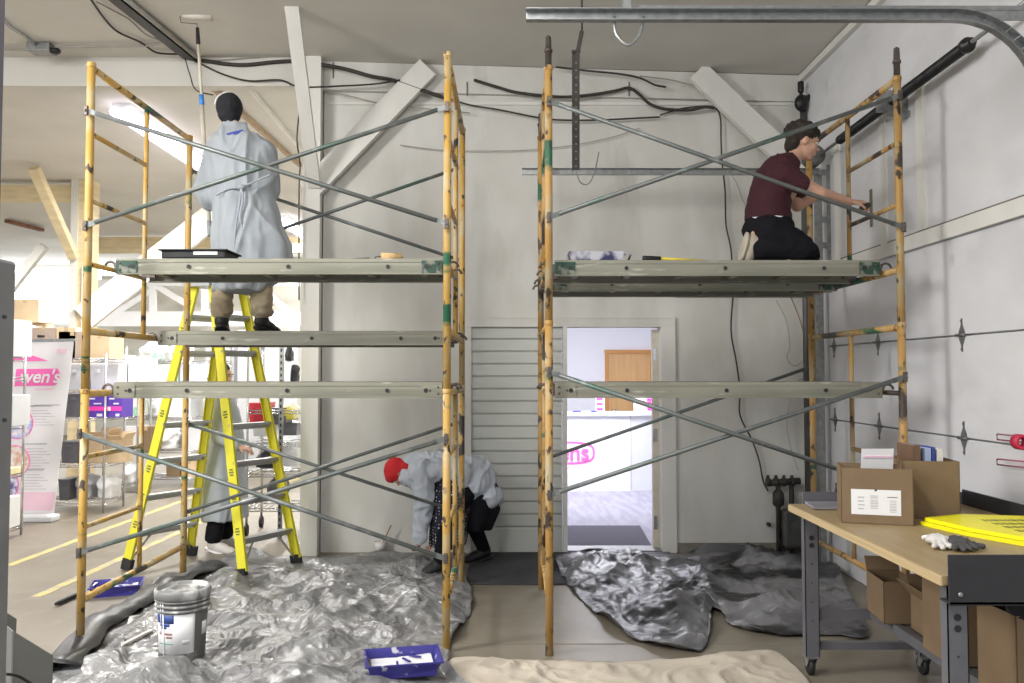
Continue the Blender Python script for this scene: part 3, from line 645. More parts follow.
tarp2 = sheet('drop_sheet', pr_, g(690, 585), .085, 1.3, 8.1, M_TARPB, 'crumpled black and silver plastic drop sheet in front of the doorway at right', 'drop sheet', curl=.16, facets=2.1,
      bumps=((.85, 7.0, .5, .07), (1.1, 5.6, .4, .1), (2.1, 6.9, .5, .12), (1.9, 5.7, .5, .05), (1.4, 6.5, .5, .05)))
hem = [onz(x, y, .02) for x, y in ((46, 676), (66, 652), (88, 630), (112, 616), (134, 606), (150, 594), (172, 583), (196, 573), (216, 568))]
hem = smoothline(hem, 6); vs = []; NH = len(hem)
for i, q in enumerate(hem):
    d = (hem[min(i+1, NH-1)]-hem[max(i-1, 0)]).normalized(); n_ = V((d.y, -d.x, 0)); wd = .17+.06*noise.noise(V((i*.25, 1, 1)))
    for k, (o_, h_) in enumerate(((-.05, .0), (-.045, .03), (0, .085), (.06, .075), (1, .05))):
        vs.append(V((q.x, q.y, 0))+n_*(o_ if k < 4 else wd)+V((0, 0, .012+h_*(1+.5*noise.noise(V((i*.4, k*.7, 3)))))))
mh = MB(); mh.add(vs, [[i*5+k, i*5+k+1, (i+1)*5+k+1, (i+1)*5+k] for i in range(NH-1) for k in range(4)], True)
oh = mh.build('folded_hem', mat('tarp_dark_underside', (.05, .05, .052), .4, .1, .3, 8), tarp1); oh.modifiers.new('t', 'SOLIDIFY').thickness = .004
pc = [g(*p) for p in ((448, 740), (450, 690), (452, 656), (520, 658), (600, 660), (680, 657), (735, 650), (775, 650), (800, 668), (822, 700), (830, 740))]
sheet('drop_cloth', pc, g(640, 700), .06, 2.6, 5.5, M_CANV, 'wrinkled cream canvas drop cloth along the bottom edge', 'drop cloth', nr=50)
# ================================================================== BUCKET AND TRAYS
def zt_(x, y): return 0
bc = onz(171, 663, .06); BX, BY = bc.x, bc.y+.15
bk = thing('paint_bucket', 'grey five gallon paint bucket with spattered rim and white label', 'bucket', (BX, BY, .04))
M_BUCK = mat('bucket_grey_plastic', (.12, .12, .118), .45, 0, .08, 6, col2=(.4, .4, .39), thr=(.62, .72))
M_SPAT = layered('paint_spattered_lid', (.2, .2, .195), [((.55, .55, .54), 11, .48, .6, (1, 1, .5), 1)], .5)
MB().lathe((BX, BY, .04), [(.125, 0), (.132, .01), (.146, .30), (.146, .33)], 40).build('body', M_BUCK, bk)
m = MB()
for z in (.315, .34, .365): m.lathe((BX, BY, z), [(.146, 0), (.158, .004), (.158, .012), (.148, .016)], 40)
m.lathe((BX, BY, .38), [(.15, 0), (.162, .004), (.163, .04), (.158, .052), (.15, .052), (.148, .035), (.02, .035)], 40); m.build('rim', M_SPAT, bk)
MB().lathe((BX, BY, .41), [(.146, 0), (.146, .004), (.1, .006), (.095, .014), (.06, .016), (.055, .01), (.01, .01)], 40).build('lid', M_SPAT, bk)
def arc(name, mm, a0, a1, z0, z1, dr_=.0015, par=bk):
    m = MB(); n = 16; rr = lambda z: .132+(z-.05)*.0483+dr_
    vs = []
    for i in range(n+1):
        a = math.radians(lerp(a0, a1, i/n))
        for z in (z0, z1): vs.append((BX+rr(z)*math.sin(a), BY-rr(z)*math.cos(a), z))
    m.add(vs, [[2*i, 2*i+2, 2*i+3, 2*i+1] for i in range(n)], True); o = m.build(name, mm, par)
    s_ = o.modifiers.new('t', 'SOLIDIFY'); s_.thickness = .001; s_.offset = 0; return o
bk.scale = (.92, .92, 1)
arc('label', M_PAPER, -52, 50, .095, .31)
arc('blue_print', mat('navy_print', (.03, .06, .24), .5), -48, 2, .262, .308, .003)
m = MB(); rr = .1455
for k in range(4):
    a = math.radians(-36+k*9)
arc('blue_print', MC['navy_print'], -38, -8, .245, .262, .003); arc('blue_print', MC['navy_print'], -30, -16, .232, .245, .003)
arc('brown_print', mat('brown_print', (.35, .2, .18), .6), -22, -2, .2, .212, .003); arc('brown_print', MC['brown_print'], -18, -2, .182, .194, .003); arc('brown_print', MC['brown_print'], -40, -33, .2, .215, .003)
arc('green_print', mat('green_print', (.05, .3, .2), .6), -40, 0, .148, .153, .003)
arc('grey_print', M_GREYINK, 22, 38, .145, .17, .003)
arc('drip', M_WHITE, -26, -23, .05, .39, .006)
arc('drip', M_WHITE, -33, -31, .2, .39, .006)
arc('side_label', M_PAPER, 72, 92, .18, .25)
m = MB(); pts = [V((BX+.155*math.cos(t), BY-.155*math.sin(t)*.35-.1*0, .33-.1*math.sin(t))) for t in [math.pi*k/16 for k in range(17)]]
m.tube([V((BX+.165*math.cos(t), BY+.165*math.sin(t), .35-.12*math.sin(t))) for t in [math.pi*k/16 for k in range(17)]], .003, 6); m.build('wire_handle', M_GALV, bk)
M_BLUE = mat('blue_tray_plastic', (.035, .03, .22), .4, 0, .1, 14, col2=(.5, .5, .56), thr=(.6, .66))
M_PWET = mat('wet_white_paint', (.82, .82, .82), .25, 0, .03, 20, .15, 30)
def tray(c, ang, L_, W2, label, sc=1, z=0, mm=None, group=None):
    t = thing('paint_tray', label, 'paint tray', (0, 0, 0), group)
    t.location = c; t.rotation_euler = (0, 0, ang); ORG[t.name] = V((0, 0, 0))
    m = MB(); h = .075
    def rr(x, y, z_): return V((x, y, z_))
    o_ = [(-L_/2, -W2/2), (L_/2, -W2/2), (L_/2, W2/2), (-L_/2, W2/2)]; 
    # outer and inner shells, deep at the -x end
    def ring(f_, zlo, zhi): return [rr(x*f_, y*f_, zlo if x < 0 else zhi) for x, y in o_]
    m.loft([ring(.88, .0, .03), ring(1.0, h, h), ring(1.06, h, h), ring(1.06, h-.008, h-.008), ring(1.03, h-.008, h-.008), ring(.98, h-.008, h-.008)], False, False)
    m.loft([ring(.88, .0, .0), ring(.88, .0, .03)], False, False); m.add(ring(.88, .002, .03), [[0, 1, 2, 3]])
    m.build('tray', mm or M_BLUE, t)
    p = MB(); p.add([V((-L_*.43, -W2*.43, .025)), V((L_*.1, -W2*.43, .027)), V((L_*.1, W2*.43, .027)), V((-L_*.43, W2*.43, .025))], [[0, 1, 2, 3]])
    n_ = 12; vs = []; fs = []
    for i in range(n_+1):
        for j in range(n_+1):
            x = -L_*.43+L_*.84*i/n_; y = -W2*.44+W2*.86*j/n_; vs.append(V((x, y, .028+.028*max(0, x/L_+.1)+.004*noise.noise(V((x*20, y*20, 1))))))
    for i in range(n_):
        for j in range(n_): fs.append([i*(n_+1)+j, (i+1)*(n_+1)+j, (i+1)*(n_+1)+j+1, i*(n_+1)+j+1])
    q = MB(); q.add(vs, fs, True); q.build('paint', M_PWET, t)
    r = MB()
    for k in range(3): r.box((-L_*.1+k*.05, -W2*.3+.05*k, .045), (-L_*.1+k*.05+.012, -W2*.3+.05*k+.07, .052), Matrix.Rotation(.5*k, 3, 'Z'))
    r.build('bare_streak', M_BLUE, t)
    return t
c = onz(403, 662, .1); tray((c.x, c.y, .06), .2, .38, .27, 'blue paint tray with white paint at the bottom of the silver drop sheet')
c = onz(117, 590, .02); tray((c.x, c.y, .001), .35, .34, .26, 'blue and white paint tray on the bare concrete beside the left scaffold leg')
# roller handle lying by the tray
a, b = onz(56, 604, .02), onz(78, 594, .02); h = thing('paint_roller', 'black roller handle lying on the concrete left of the scaffold', 'paint roller', (a.x, a.y, 0)); 
MB().tube([a, lerp(a, b, .2), lerp(a, b, .9), b], [.012, .017, .016, .01], 10).build('grip', M_BLK, h); MB().tube([b, b+(b-a)*.4, V((c.x-.12, c.y-.05, .09))], .005, 6).build('wire', M_CHROME, h)
a, b = onz(122, 645, .05), onz(152, 630, .07); solo(MB().beam(a, b, .02, .012), 'stir_stick', mat('stir_stick_wood', (.75, .7, .62), .7), 'white wooden stir stick on the silver sheet left of the bucket', 'stick')
c = onz(380, 552, .02); cu = thing('paint_cup', 'small paint spattered cup holding a brush by the wall', 'cup', (c.x, c.y, .012))
MB().lathe((c.x, c.y, .015), [(.04, 0), (.055, .1), (.051, .1), (.037, .01), (.01, .01)], 20).build('cup', mat('spattered_cup', (.7, .68, .65), .5, 0, .1, 8, col2=(.3, .12, .1), thr=(.5, .62)), cu)
MB().beam((c.x+.0, c.y, .05), (c.x+.1, c.y-.02, .26), .018, .008).build('brush', mat('brush_handle', (.3, .15, .1), .5), cu)
# ================================================================== THINGS ON THE PLANKS
zt = 2.339
a, b = at(175, 256, 5.42), at(237, 256, 5.42)
t = thing('paint_tray', 'black paint tray on the upper left plank at the gowned man\'s side', 'paint tray', (a.x, 5.42, zt))
m = MB(); m.box((a.x, 5.2, zt), (b.x, 5.46, zt+.055), bev=.012); m.box((a.x-.015, 5.185, zt+.05), (b.x+.015, 5.475, zt+.06), bev=.004); m.build('tray', M_BLK, t)
MB().box((b.x-.2, 5.197, zt+.025), (b.x-.05, 5.203, zt+.045)).build('paint_smear', M_PWET, t)
a, b = at(381, 252, 5.3), at(401, 252, 5.3)
t = thing('paint_roller', 'used paint roller with tan cover lying at the right of the upper left plank', 'paint roller', (a.x, 5.3, zt))
MB().tube([(a.x, 5.3, zt+.027), (b.x, 5.33, zt+.027)], .026, 16).build('roller_cover', mat('tan_nap', (.62, .42, .2), .9, 0, .1, 40, .3, 100), t)
MB().tube(smoothline([(b.x+.01, 5.33, zt+.027), (a.x-.02, 5.295, zt+.027), (a.x-.04, 5.3, zt+.012), (a.x-.09, 5.33, zt+.012)], 4), .004, 6).build('wire', M_PIN, t)
MB().tube([(a.x-.08, 5.33, zt+.014), (a.x-.2, 5.36, zt+.014)], [.012, .011], 10).build('grip', M_BLK, t)
zt = 2.332
a, b = at(568, 252, 5.35), at(622, 252, 5.35)
t = thing('paint_tray', 'dark blue paint tray with dried white paint on the upper right plank', 'paint tray', (a.x, 5.35, zt))
MT = mat('navy_tray_dried_paint', (.03, .03, .1), .5, 0, .1, 8, col2=(.5, .5, .55), thr=(.52, .62))
m = MB(); m.loft([[V((a.x+.02, 5.26, zt)), V((b.x-.01, 5.26, zt)), V((b.x-.01, 5.52, zt)), V((a.x+.02, 5.52, zt))], [V((a.x, 5.25, zt+.062)), V((b.x, 5.25, zt+.062)), V((b.x, 5.53, zt+.062)), V((a.x, 5.53, zt+.062))], [V((a.x+.015, 5.265, zt+.06)), V((b.x-.015, 5.265, zt+.06)), V((b.x-.015, 5.515, zt+.06)), V((a.x+.015, 5.515, zt+.06))], [V((a.x+.03, 5.27, zt+.01)), V((b.x-.02, 5.27, zt+.01)), V((b.x-.02, 5.5, zt+.01)), V((a.x+.03, 5.5, zt+.01))]], True, False); m.build('tray', MT, t)
m = MB(); m.tube([(b.x, 5.3, zt+.05), (b.x+.05, 5.3, zt+.05), (b.x+.05, 5.45, zt+.02)], .006, 6); m.build('tray_leg', MT, t)
a, b, c = at(642, 253.5, 5.3), at(660, 254.5, 5.3), at(702, 258, 5.36)
t = thing('extension_pole', 'yellow handled pole with black grip lying on the upper right plank', 'pole', (a.x, 5.3, zt))
MB().tube([(a.x, 5.28, zt+.022), (a.x+.01, 5.28, zt+.022), (b.x, 5.29, zt+.02)], [.014, .018, .016], 10).build('grip', M_BLK, t); MB().tube([(b.x, 5.29, zt+.02), (c.x+.05, 5.36, zt+.012)], .011, 10).build('pole', mat('yellow_pole', (.7, .55, .04), .5), t)
# ================================================================== WORKBENCH
wb = thing('workbench', 'steel framed workbench with pale wooden top on casters at lower right', 'workbench', (2.0, 3.8, 0))
M_BENCH = mat('maple_benchtop', (.32, .235, .125), .45, 0, .1, 3, stretch=(8, .7, 4))
M_EDGE = mat('benchtop_edge', (.5, .38, .21), .5, 0, .12, 4, stretch=(1, .5, 30))
M_STEEL = mat('grey_painted_steel', (.14, .14, .155), .45, .2, .08, 8)
M_STEELD = mat('dark_steel_panel', (.03, .03, .034), .45, .2, .1, 8)
BX0, BX1, BY0, BY1 = 1.54, 2.5, 3.0, 4.63
MB().box((BX0, BY0, .862), (BX1, BY1, .9), bev=.004).build('benchtop', M_BENCH, wb)
MB().box((BX0-.004, BY0, .862), (BX0+.006, BY1, .896), bev=.002).build('edge_band', M_EDGE, wb)
MB().box((BX0+.02, BY0-.012, .795), (BX1, BY0-.004, .975), bev=.003).box((BX0+.02, BY0-.012, .8), (BX1, BY0+.05, .808)).build('end_panel', M_STEELD, wb)
m = MB()
for x in (BX0+.06, BX0+.35, BX1-.1): m.lathe((x, BY0-.012, .835), [(.009, 0), (.009, .004), (.004, .006)], 8, (0, -1, 0))
m.build('bolt', M_GALV, wb)
MB().box((BX1, BY0, .86), (BX1+.012, BY1, .98)).build('backstop', M_STEELD, wb)
MB().box((BX0+.08, BY1, .86), (BX1, BY1+.012, .965)).build('far_end_lip', M_STEEL, wb)
for (x, y) in ((BX0+.04, 3.04), (BX0+.04, 4.5), (2.19, 3.04), (2.19, 4.5)):
    m = MB(); m.box((x, y, .11), (x+.075, y+.004, .86)); m.box((x, y, .11), (x+.004, y+.05, .86)); m.box((x+.071, y, .11), (x+.075, y+.05, .86)); l = m.build('leg', M_STEEL, wb)
    q = MB()
    for z in (.74, .70): q.lathe((x+.036, y-.001, z), [(.013, 0), (.013, .002)], 12, (0, -1, 0))
    for z in (.6, .5, .4, .3): q.lathe((x+.036, y-.001, z), [(.004, 0), (.004, .002)], 6, (0, -1, 0))
    q.build('slot', M_BLK, l)
    cs = MB(); cx_, cy_ = x+.037, y+.03; cs.box((cx_-.035, cy_-.035, .1), (cx_+.035, cy_+.035, .11)); cs.lathe((cx_, cy_, .085), [(.02, 0), (.02, .02)], 12)
    for s_ in (-1, 1): cs.plate([(cx_+s_*.02, cy_-.03, .095), (cx_+s_*.02, cy_+.03, .095), (cx_+s_*.02, cy_+.035, .045), (cx_+s_*.02, cy_+.005, .045)], (s_, 0, 0), .003)
    cc = cs.build('caster', M_GALV, wb)
    MB().lathe((cx_-.016, cy_+.02, .05), [(.02, 0), (.045, .002), (.05, .006), (.05, .026), (.045, .03), (.02, .032)], 24, (1, 0, 0)).build('wheel', M_BLK, cc)
for y in (3.06, 4.52):
    MB().box((BX0+.1, y, .14), (BX1-.06, y+.03, .18)).box((BX0+.1, y, .3), (BX1-.06, y+.03, .355)).build('cross_rail', M_STEEL, wb)
MB().box((1.93, 3.06, .31), (1.96, 4.55, .36)).box((1.95, 3.06, .345), (2.45, 4.55, .355)).build('lower_shelf', M_STEEL, wb)
MB().box((BX0+.13, 3.06, .82), (BX0+.16, 4.55, .862)).build('apron', M_STEELD, wb)

def carton(name, label, cx, cy, z, w_, d, h, rot=0, mm=None, opened=False, flaps=((0, 0),)*4, tape=True, cat='box', group=None, hole=False, depthless=False):
    mm = mm or M_CARD; t = thing(name, label, cat, (cx, cy, z), group); t.rotation_euler = (0, 0, rot); ORG[t.name] = V((0, 0, 0)); e = .004
    m = MB()
    if not opened:
        m.box((-w_/2, -d/2, 0), (w_/2, d/2, h), bev=.004); m.build('body', mm, t)
        if tape: MB().box((-.025, -d/2-.001, h-.05), (.025, d/2+.001, h+.0008)).build('tape', mat('packing_tape', (.5, .38, .22), .25), t)
    else:
        m.box((-w_/2, -d/2, 0), (w_/2, -d/2+e, h)); m.box((-w_/2, d/2-e, 0), (w_/2, d/2, h)); m.box((-w_/2, -d/2, 0), (-w_/2+e, d/2, h)); m.box((w_/2-e, -d/2, 0), (w_/2, d/2, h)); m.box((-w_/2, -d/2, 0), (w_/2, d/2, e))
        m.build('body', mm, t)
        for k, (on, a) in enumerate(flaps):
            if not on: continue
            L_ = min(w_, d)*.45; f = MB(); R_ = Matrix.Rotation(a, 3, 'X' if k < 2 else 'Y')
            if k == 0: f.box((-w_/2, -d/2, h), (w_/2, -d/2+e, h+L_), R_, (0, -d/2, h))
            if k == 1: f.box((-w_/2, d/2-e, h), (w_/2, d/2, h+L_), R_, (0, d/2, h))
            if k == 2: f.box((-w_/2, -d/2, h), (-w_/2+e, d/2, h+L_), R_, (-w_/2, 0, h))
            if k == 3: f.box((w_/2-e, -d/2, h), (w_/2, d/2, h+L_), R_, (w_/2, 0, h))
            f.build('flap', mm, t)
    if hole: MB().tube([(-.04, -d/2-.001, h*.72), (.04, -d/2-.001, h*.72)], .014, 8).build('hand_hole', M_BLK, t)
    return t
# boxes on the bench
pA = at(872, 520, 4.02)
ba = carton('cardboard_box', 'open cardboard box with white shipping label on the bench', 1.79, 4.12, .9, .32, .25, .265, -.3, M_CARD, True, ((0, 0), (0, 0), (0, 0), (0, 0)))
MB().box((-.115, -.1275, .045), (.105, -.126, .165)).build('shipping_label', M_PAPER, ba)
m = MB(); rs = random.Random(3)
for (x0_, z0_, w_, n_) in ((-.03, .075, .035, 9), (.055, .06, .03, 8)):
    for k in range(n_): zz = z0_+k*.0075; m.box((x0_, -.1285, zz), (x0_+w_, -.1275, zz+.002+.003*rs.random()))
for k in range(4): m.box((-.085, -.1285, .07+.018*k), (-.05-.01*rs.random(), -.1275, .076+.018*k))
m.build('barcode', M_GREYINK, ba)
m = MB(); m.box((.045, -.1285, .13), (.09, -.1275, .133)); m.box((-.01, -.1285, .158), (.0, -.1275, .168)); m.build('print', M_INK, ba)
# lit sheet of paper standing in the box
sp2 = thing('paper_sheet', 'bright white sheet standing up out of the labelled box', 'paper', (1.84, 4.2, .905)); MB().box((1.76, 4.2, .91), (1.92, 4.204, 1.245), Matrix.Rotation(.12, 3, 'X')).build('sheet', M_PAPER, sp2)
MB().box((1.77, 4.195, 1.2), (1.91, 4.199, 1.21), Matrix.Rotation(.12, 3, 'X'), (1.84, 4.2, 1.08)).build('heading', M_PINKL, sp2)
bb_ = carton('cardboard_box', 'open cardboard box holding books on the bench, right of the labelled one', 2.11, 4.3, .9, .27, .3, .285, -.14, M_CARD, True, ((0, 0), (0, 0), (0, 0), (0, 0)))
# books standing in it
for k, (x, w_, h_, col, lb) in enumerate(((2.045, .035, .36, 'brown_card', 'brown folder standing in the open box, leftmost of its contents'), (2.1, .03, .345, 'pale_blue_cover', 'pale blue book standing in the open box beside the dark blue one'), (2.128, .016, .35, 'navy_cover', 'dark blue book standing in the open box'), (2.16, .03, .34, 'cream_cover', 'cream book standing at the right of the open box'))):
    c_ = {'brown_card': (.16, .09, .05), 'pale_blue_cover': (.35, .42, .62), 'navy_cover': (.03, .06, .3), 'cream_cover': (.75, .72, .66)}[col]
    bk_ = thing('book', lb, 'book', (x, 4.27, .906)); mm = mat(col, c_, .5)
    MB().box((x-w_/2, 4.2, .906), (x-w_/2+.002, 4.38, .9+h_)).box((x+w_/2-.002, 4.2, .906), (x+w_/2, 4.38, .9+h_)).box((x-w_/2, 4.198, .906), (x+w_/2, 4.202, .9+h_)).build('cover', mm, bk_)
    MB().box((x-w_/2+.002, 4.203, .91), (x+w_/2-.002, 4.376, .9+h_-.004)).build('pages', M_PAPER, bk_)
# grey flat thing, gloves, yellow signs
lp = thing('metal_tray', 'flat light grey metal sheet on the far left corner of the bench', 'tray', (1.78, 4.5, .9))
a, b = onz(792, 503, .91), onz(836, 507, .91)
MB().plate([(1.6, 4.42, .905), (1.62, 4.6, .905), (2.0, 4.6, .905), (2.0, 4.38, .905)], (0, 0, 1), .014).build('sheet', mat('pale_grey_metal', (.34, .34, .38), .35, .4), lp)
M_YEL = mat('yellow_sign_plastic', (.88, .8, .01), .4, 0, .02, 4)
def sgn(z, dx, lb):
    t = thing('folding_floor_sign', lb, 'sign', (2.2, 3.75, z), 'yellow floor signs stacked on the bench')
    P = [(1.95+dx, 3.98, z), (2.02+dx, 3.72, z), (2.16+dx, 3.45, z), (2.42, 3.12, z), (2.49, 3.3, z), (2.49, 4.02, z), (2.2, 4.08, z)]
    MB().plate(P, (0, 0, 1), .017).build('board', M_YEL, t); return t
sgn(.901, 0, 'lower of two yellow plastic floor signs stacked flat on the bench')
sg = sgn(.92, .02, 'upper yellow plastic floor sign stacked flat on the bench')
m = MB(); rs = random.Random(5)
for r in range(4):
    x = 2.2
    while x < 2.44:
        w_ = .012+.02*rs.random(); m.box((x, 3.62+r*.085, .9372), (x+w_, 3.665+r*.085, .938)); x += w_+.008
m.build('worn_lettering', mat('worn_black_print', (.25, .23, .05), .6), sg)
for k, (px, py, mm, lb) in enumerate(((938, 541, mat('white_cotton', (.6, .58, .55), .9), 'off-white cotton glove on the bench edge'), (958, 543, mat('dark_glove', (.06, .06, .06), .8), 'dark grey work glove with white cuff beside the black end panel'))):
    q = onz(px, py, .92); t = thing('work_glove', lb, 'glove', (q.x, q.y, .902))
    m = MB(); m.ell((q.x, q.y, .925), (.05, .05, .022)); 
    for f in range(4): m.cap((q.x-.03+.02*f, q.y-.03, .925), .012, (q.x-.06+.03*f, q.y-.1+.01*abs(f-1), .915), .01, 8)
    m.cap((q.x+.04, q.y, .92), .012, (q.x+.08, q.y-.04, .915), .01, 8)
    organic('glove', m, mm, t, .006, 2, (.006, 20, 1, 2))
    MB().tube([(q.x+.02, q.y+.03, .94), (q.x+.0, q.y+.055, .93), (q.x-.04, q.y+.05, .925)], .008, 6).build('cuff', M_PAPER, t)
# boxes under the bench
carton('cardboard_box', 'open cardboard box on the lower bench shelf, farthest left of them', 1.98, 4.36, .36, .17, .26, .21, -.1, M_CARD, True, ((0, 0), (1, -.5), (0, 0), (0, 0)))
carton('cardboard_box', 'cardboard box with tilted dark open flaps on the lower bench shelf, second from left', 2.09, 4.02, .36, .22, .3, .17, -.05, M_CARD, True, ((1, .5), (1, -.6), (1, -.75), (1, .3)))
tall = carton('cardboard_box', 'tall closed cardboard box on the lower bench shelf behind the steel leg', 2.0, 3.75, .36, .2, .26, .4, .0)
carton('cardboard_box', 'brown cardboard box on the lower bench shelf right of the steel leg', 2.02, 3.25, .36, .3, .24, .36, .05, M_CARD, True, ((0, 0), (0, 0), (0, 0), (0, 0)))
t = thing('folded_cloth', 'black cloth bundle stuffed under the bench at the right edge', 'cloth', (1.98, 3.2, .7)); m = MB()
m.ell((2.0, 3.2, .78), (.11, .08, .08)); m.ell((2.1, 3.22, .76), (.12, .09, .08)); m.ell((1.93, 3.17, .73), (.06, .06, .06))
organic('cloth', m, mat('black_cloth', (.02, .02, .024), .9), t, .01, 2, (.02, 9, 1, 4))
MB().box((.03, -.134, .05), (.09, -.131, .17)).build('paper_label', M_PAPER, tall)
# pink wire hooks on the right wall
for k, (ya, yb) in enumerate(((434, 438), (459, 463))):
    a, b = onx(997, ya, RX-.05), onx(1040, yb, RX-.05); t = thing('wire_hook', ('upper' if k == 0 else 'lower')+' pink wire hook on the right wall above the bench', 'hook', tuple(b), )
    MB().tube([b+V((.05, 0, 0)), b, a, a+V((0, 0, -.03)), b+V((0, 0, -.03)), b+V((.05, 0, -.03))], .004, 6).build('wire', mat('dark_pink_wire', (.45, .08, .16), .5), t)
a = onx(1021, 442, RX-.08); t = thing('tape_roll', 'red tape roll hanging on the upper pink hook', 'tape', tuple(a)); MB().lathe((a.x, a.y+.03, a.z), [(.022, 0), (.04, 0), (.04, .05), (.022, .05), (.022, 0)], 20, (0, -1, 0), False).build('roll', mat('crimson', (.5, .02, .06), .5), t)
# near left: grey post and grey bin
a, b = at(-20, 300, 1.66), at(-2, 300, 1.66); zt2 = at(2, -20, 1.6).z
m = MB(); m.box((a.x-.02, 1.6, 0), (b.x, 1.66, zt2+.3)); solo(m, 'steel_post', mat('dark_purple_grey_steel', (.13, .12, .14), .5, .2), 'thin dark post along the left edge of the picture', 'post')
a, b = at(-8, 300, 1.58), at(16, 300, 1.58); zt2 = at(5, 256, 1.5).z
m = MB(); m.box((a.x-.1, 1.5, 0), (b.x, 1.58, zt2), bev=.006); t = thing('machine_column', 'near grey metal column rising at the left edge', 'column', (b.x-.06, 1.5, 0)); m.build('column', mat('mid_grey_metal', (.2, .2, .2), .5, .1), t)
m = MB(); q = at(5, 317, 1.498); m.lathe(q, [(.004, 0), (.004, .003)], 8, (0, -1, 0)); q = at(5, 420, 1.498); m.lathe(q, [(.004, 0), (.004, .003)], 8, (0, -1, 0)); m.build('screw', M_BLK, t)
t = thing('metal_bin', 'grey sheet metal bin corner at lower left with a black wire', 'bin', (-1.75, 3.0, 0)); a, b, c, d = at(9, 688, 2.9), at(12, 631, 2.9), at(53, 656, 3.05), at(49, 720, 3.05)
MG = mat('bin_grey', (.16, .165, .155), .6, .1, .05, 5)
m = MB(); bl, br_ = V((b.x, b.y, 0)), V((d.x, c.y, 0)); m.plate([bl, br_, c, b], (-.3, 1, 0), .006); bk2 = V((-.4, .45, 0)); m.plate([bl+bk2, bl, b, b+bk2+V((0, 0, -.03))], (1, 0, 0), .006); m.plate([bl+bk2, br_+bk2, c+bk2, b+bk2], (0, 1, 0), .006); m.build('body', MG, t)
MB().tube(smoothline([at(6, 674, 2.8), at(20, 677, 2.88), at(40, 690, 2.95)], 5), .005, 6).build('wire', M_BLK, t)
# ================================================================== CORNER PIPES
M_RUST = mat('dark_iron', (.05, .045, .04), .6, .4, .3, 15)
t = thing('pipe_manifold', 'dark iron gas pipe manifold low in the corner between scaffold and bench', 'pipes', (2.45, 7.5, 0))
p = at(783, 482, 7.5); m = MB(); m.tube([at(768, 483, 7.5), at(800, 481, 7.5)], .03, 12)
for x in (768, 776, 784, 792): q = at(x, 482, 7.5); m.tube([q+V((-.014, 0, 0)), q+V((.014, 0, 0))], .04, 12); m.tube([q, q+V((0, 0, .06))], .014, 8)
m.build('header_pipe', M_RUST, t)
m = MB(); q = at(778, 482, 7.5); m.tube([q, q+V((0, 0, -.62))], .022, 10); q2 = q+V((.12, 0, 0)); m.tube([q2, q2+V((0, 0, -.68))], .022, 10); m.tube([q+V((0, 0, -.4)), q2+V((0, 0, -.4))], .022, 10); m.lathe(q+V((0, 0, -.22)), [(.03, 0), (.05, .02), (.05, .12), (.03, .15)], 14); m.build('down_pipe', M_RUST, t)
m = MB(); m.box(q+V((.02, -.08, -.58)), q+V((.24, .05, -.24)), bev=.03); m.lathe(q+V((.13, -.09, -.38)), [(.06, 0), (.06, .02)], 20, (0, -1, 0)); m.build('meter', mat('meter_dark', (.08, .08, .075), .5, .3), t)
m = MB(); m.tube(smoothline([q+V((0, -.03, -.15)), q+V((-.03, -.05, -.35)), q+V((.0, -.06, -.55)), q+V((.1, -.06, -.66))], 5), .008, 6); m.build('hose', M_BLK, t)
q = at(768, 524, 7.6); solo(MB().lathe(q, [(.018, 0), (.018, .03), (.006, .035)], 12, (0, -1, 0)), 'pipe_stub', M_RUST, 'small dark knob on the wall left of the gas pipes', 'knob')
t = thing('drain_pipe', 'dark pipe with coupling running down the corner behind the kneeling man', 'pipe', (2.62, 7.5, 0))
xx = at(803, 92, 7.5).x; m = MB(); m.tube([(xx, 7.5, .0), (xx, 7.5, 4.15)], .03, 10); m.tube([(xx+.11, 7.53, 2.0), (xx+.11, 7.53, 4.2)], .018, 8); m.build('pipe', mat('dark_pipe', (.1, .095, .09), .5, .3), t)
q = at(801, 103, 7.45); m = MB(); m.ell(q, (.06, .05, .08)); m.tube([q, q+V((.14, 0, .1))], .028, 10); m.ell(q+V((.14, 0, .1)), (.05, .05, .04)); m.tube([q+V((.0, 0, .1)), q+V((0, 0, .2))], .03); organic('coupling', m, M_BLKM, t, .012, 1)
m = MB(); m.tube([(2.66, 7.25, 0), (2.66, 7.25, 2.6)], .015, 8); solo(m, 'conduit_pipe', M_GALV, 'thin grey conduit down the right wall by the corner', 'conduit')
# hanging dark strut and ceiling hardware
t = thing('hanging_strut', 'dark perforated steel strut hanging from the ceiling right of the right scaffold post', 'strut', tuple(at(578, 168, 6.0)))
a, b, c = at(576, 170, 5.6), at(576, 52, 5.6), at(582, 31, 5.55)
m = MB(); m.beam(a, b, .05, .004, (0, 1, 0)); m.beam(a+V((-.023, .02, 0)), b+V((-.023, .02, 0)), .004, .04, (0, 1, 0)); m.build('angle', M_RUST, t)
m = MB(); m.beam(b+V((0, 0, -.06)), c, .03, .006, (0, 1, 0)); m.tube([c, V((c.x, c.y, cz(c.x)))], .006, 6); m.tube([b+V((-.03, -.01, 0)), b+V((.03, -.01, 0))], .01, 6); m.build('hanger', M_RUST, t)
m = MB()
for k in range(16): m.lathe(lerp(a, b, (k+.5)/16)+V((0, -.003, 0)), [(.006, 0), (.006, .001)], 6, (0, -1, 0))
m.build('perforation', mat('grey_paint_dots', (.2, .2, .2), .6), t)
p = at(582, 173, 7.0); solo(MB().tube(smoothline([at(576, 170, 5.6), at(580, 182, 5.62), at(588, 184, 5.64), at(594, 174, 5.66), at(599, 152, 5.7)], 5), .004, 6), 'cable_loop', M_GALV, 'thin wire loop under the hanging dark strut', 'wire')
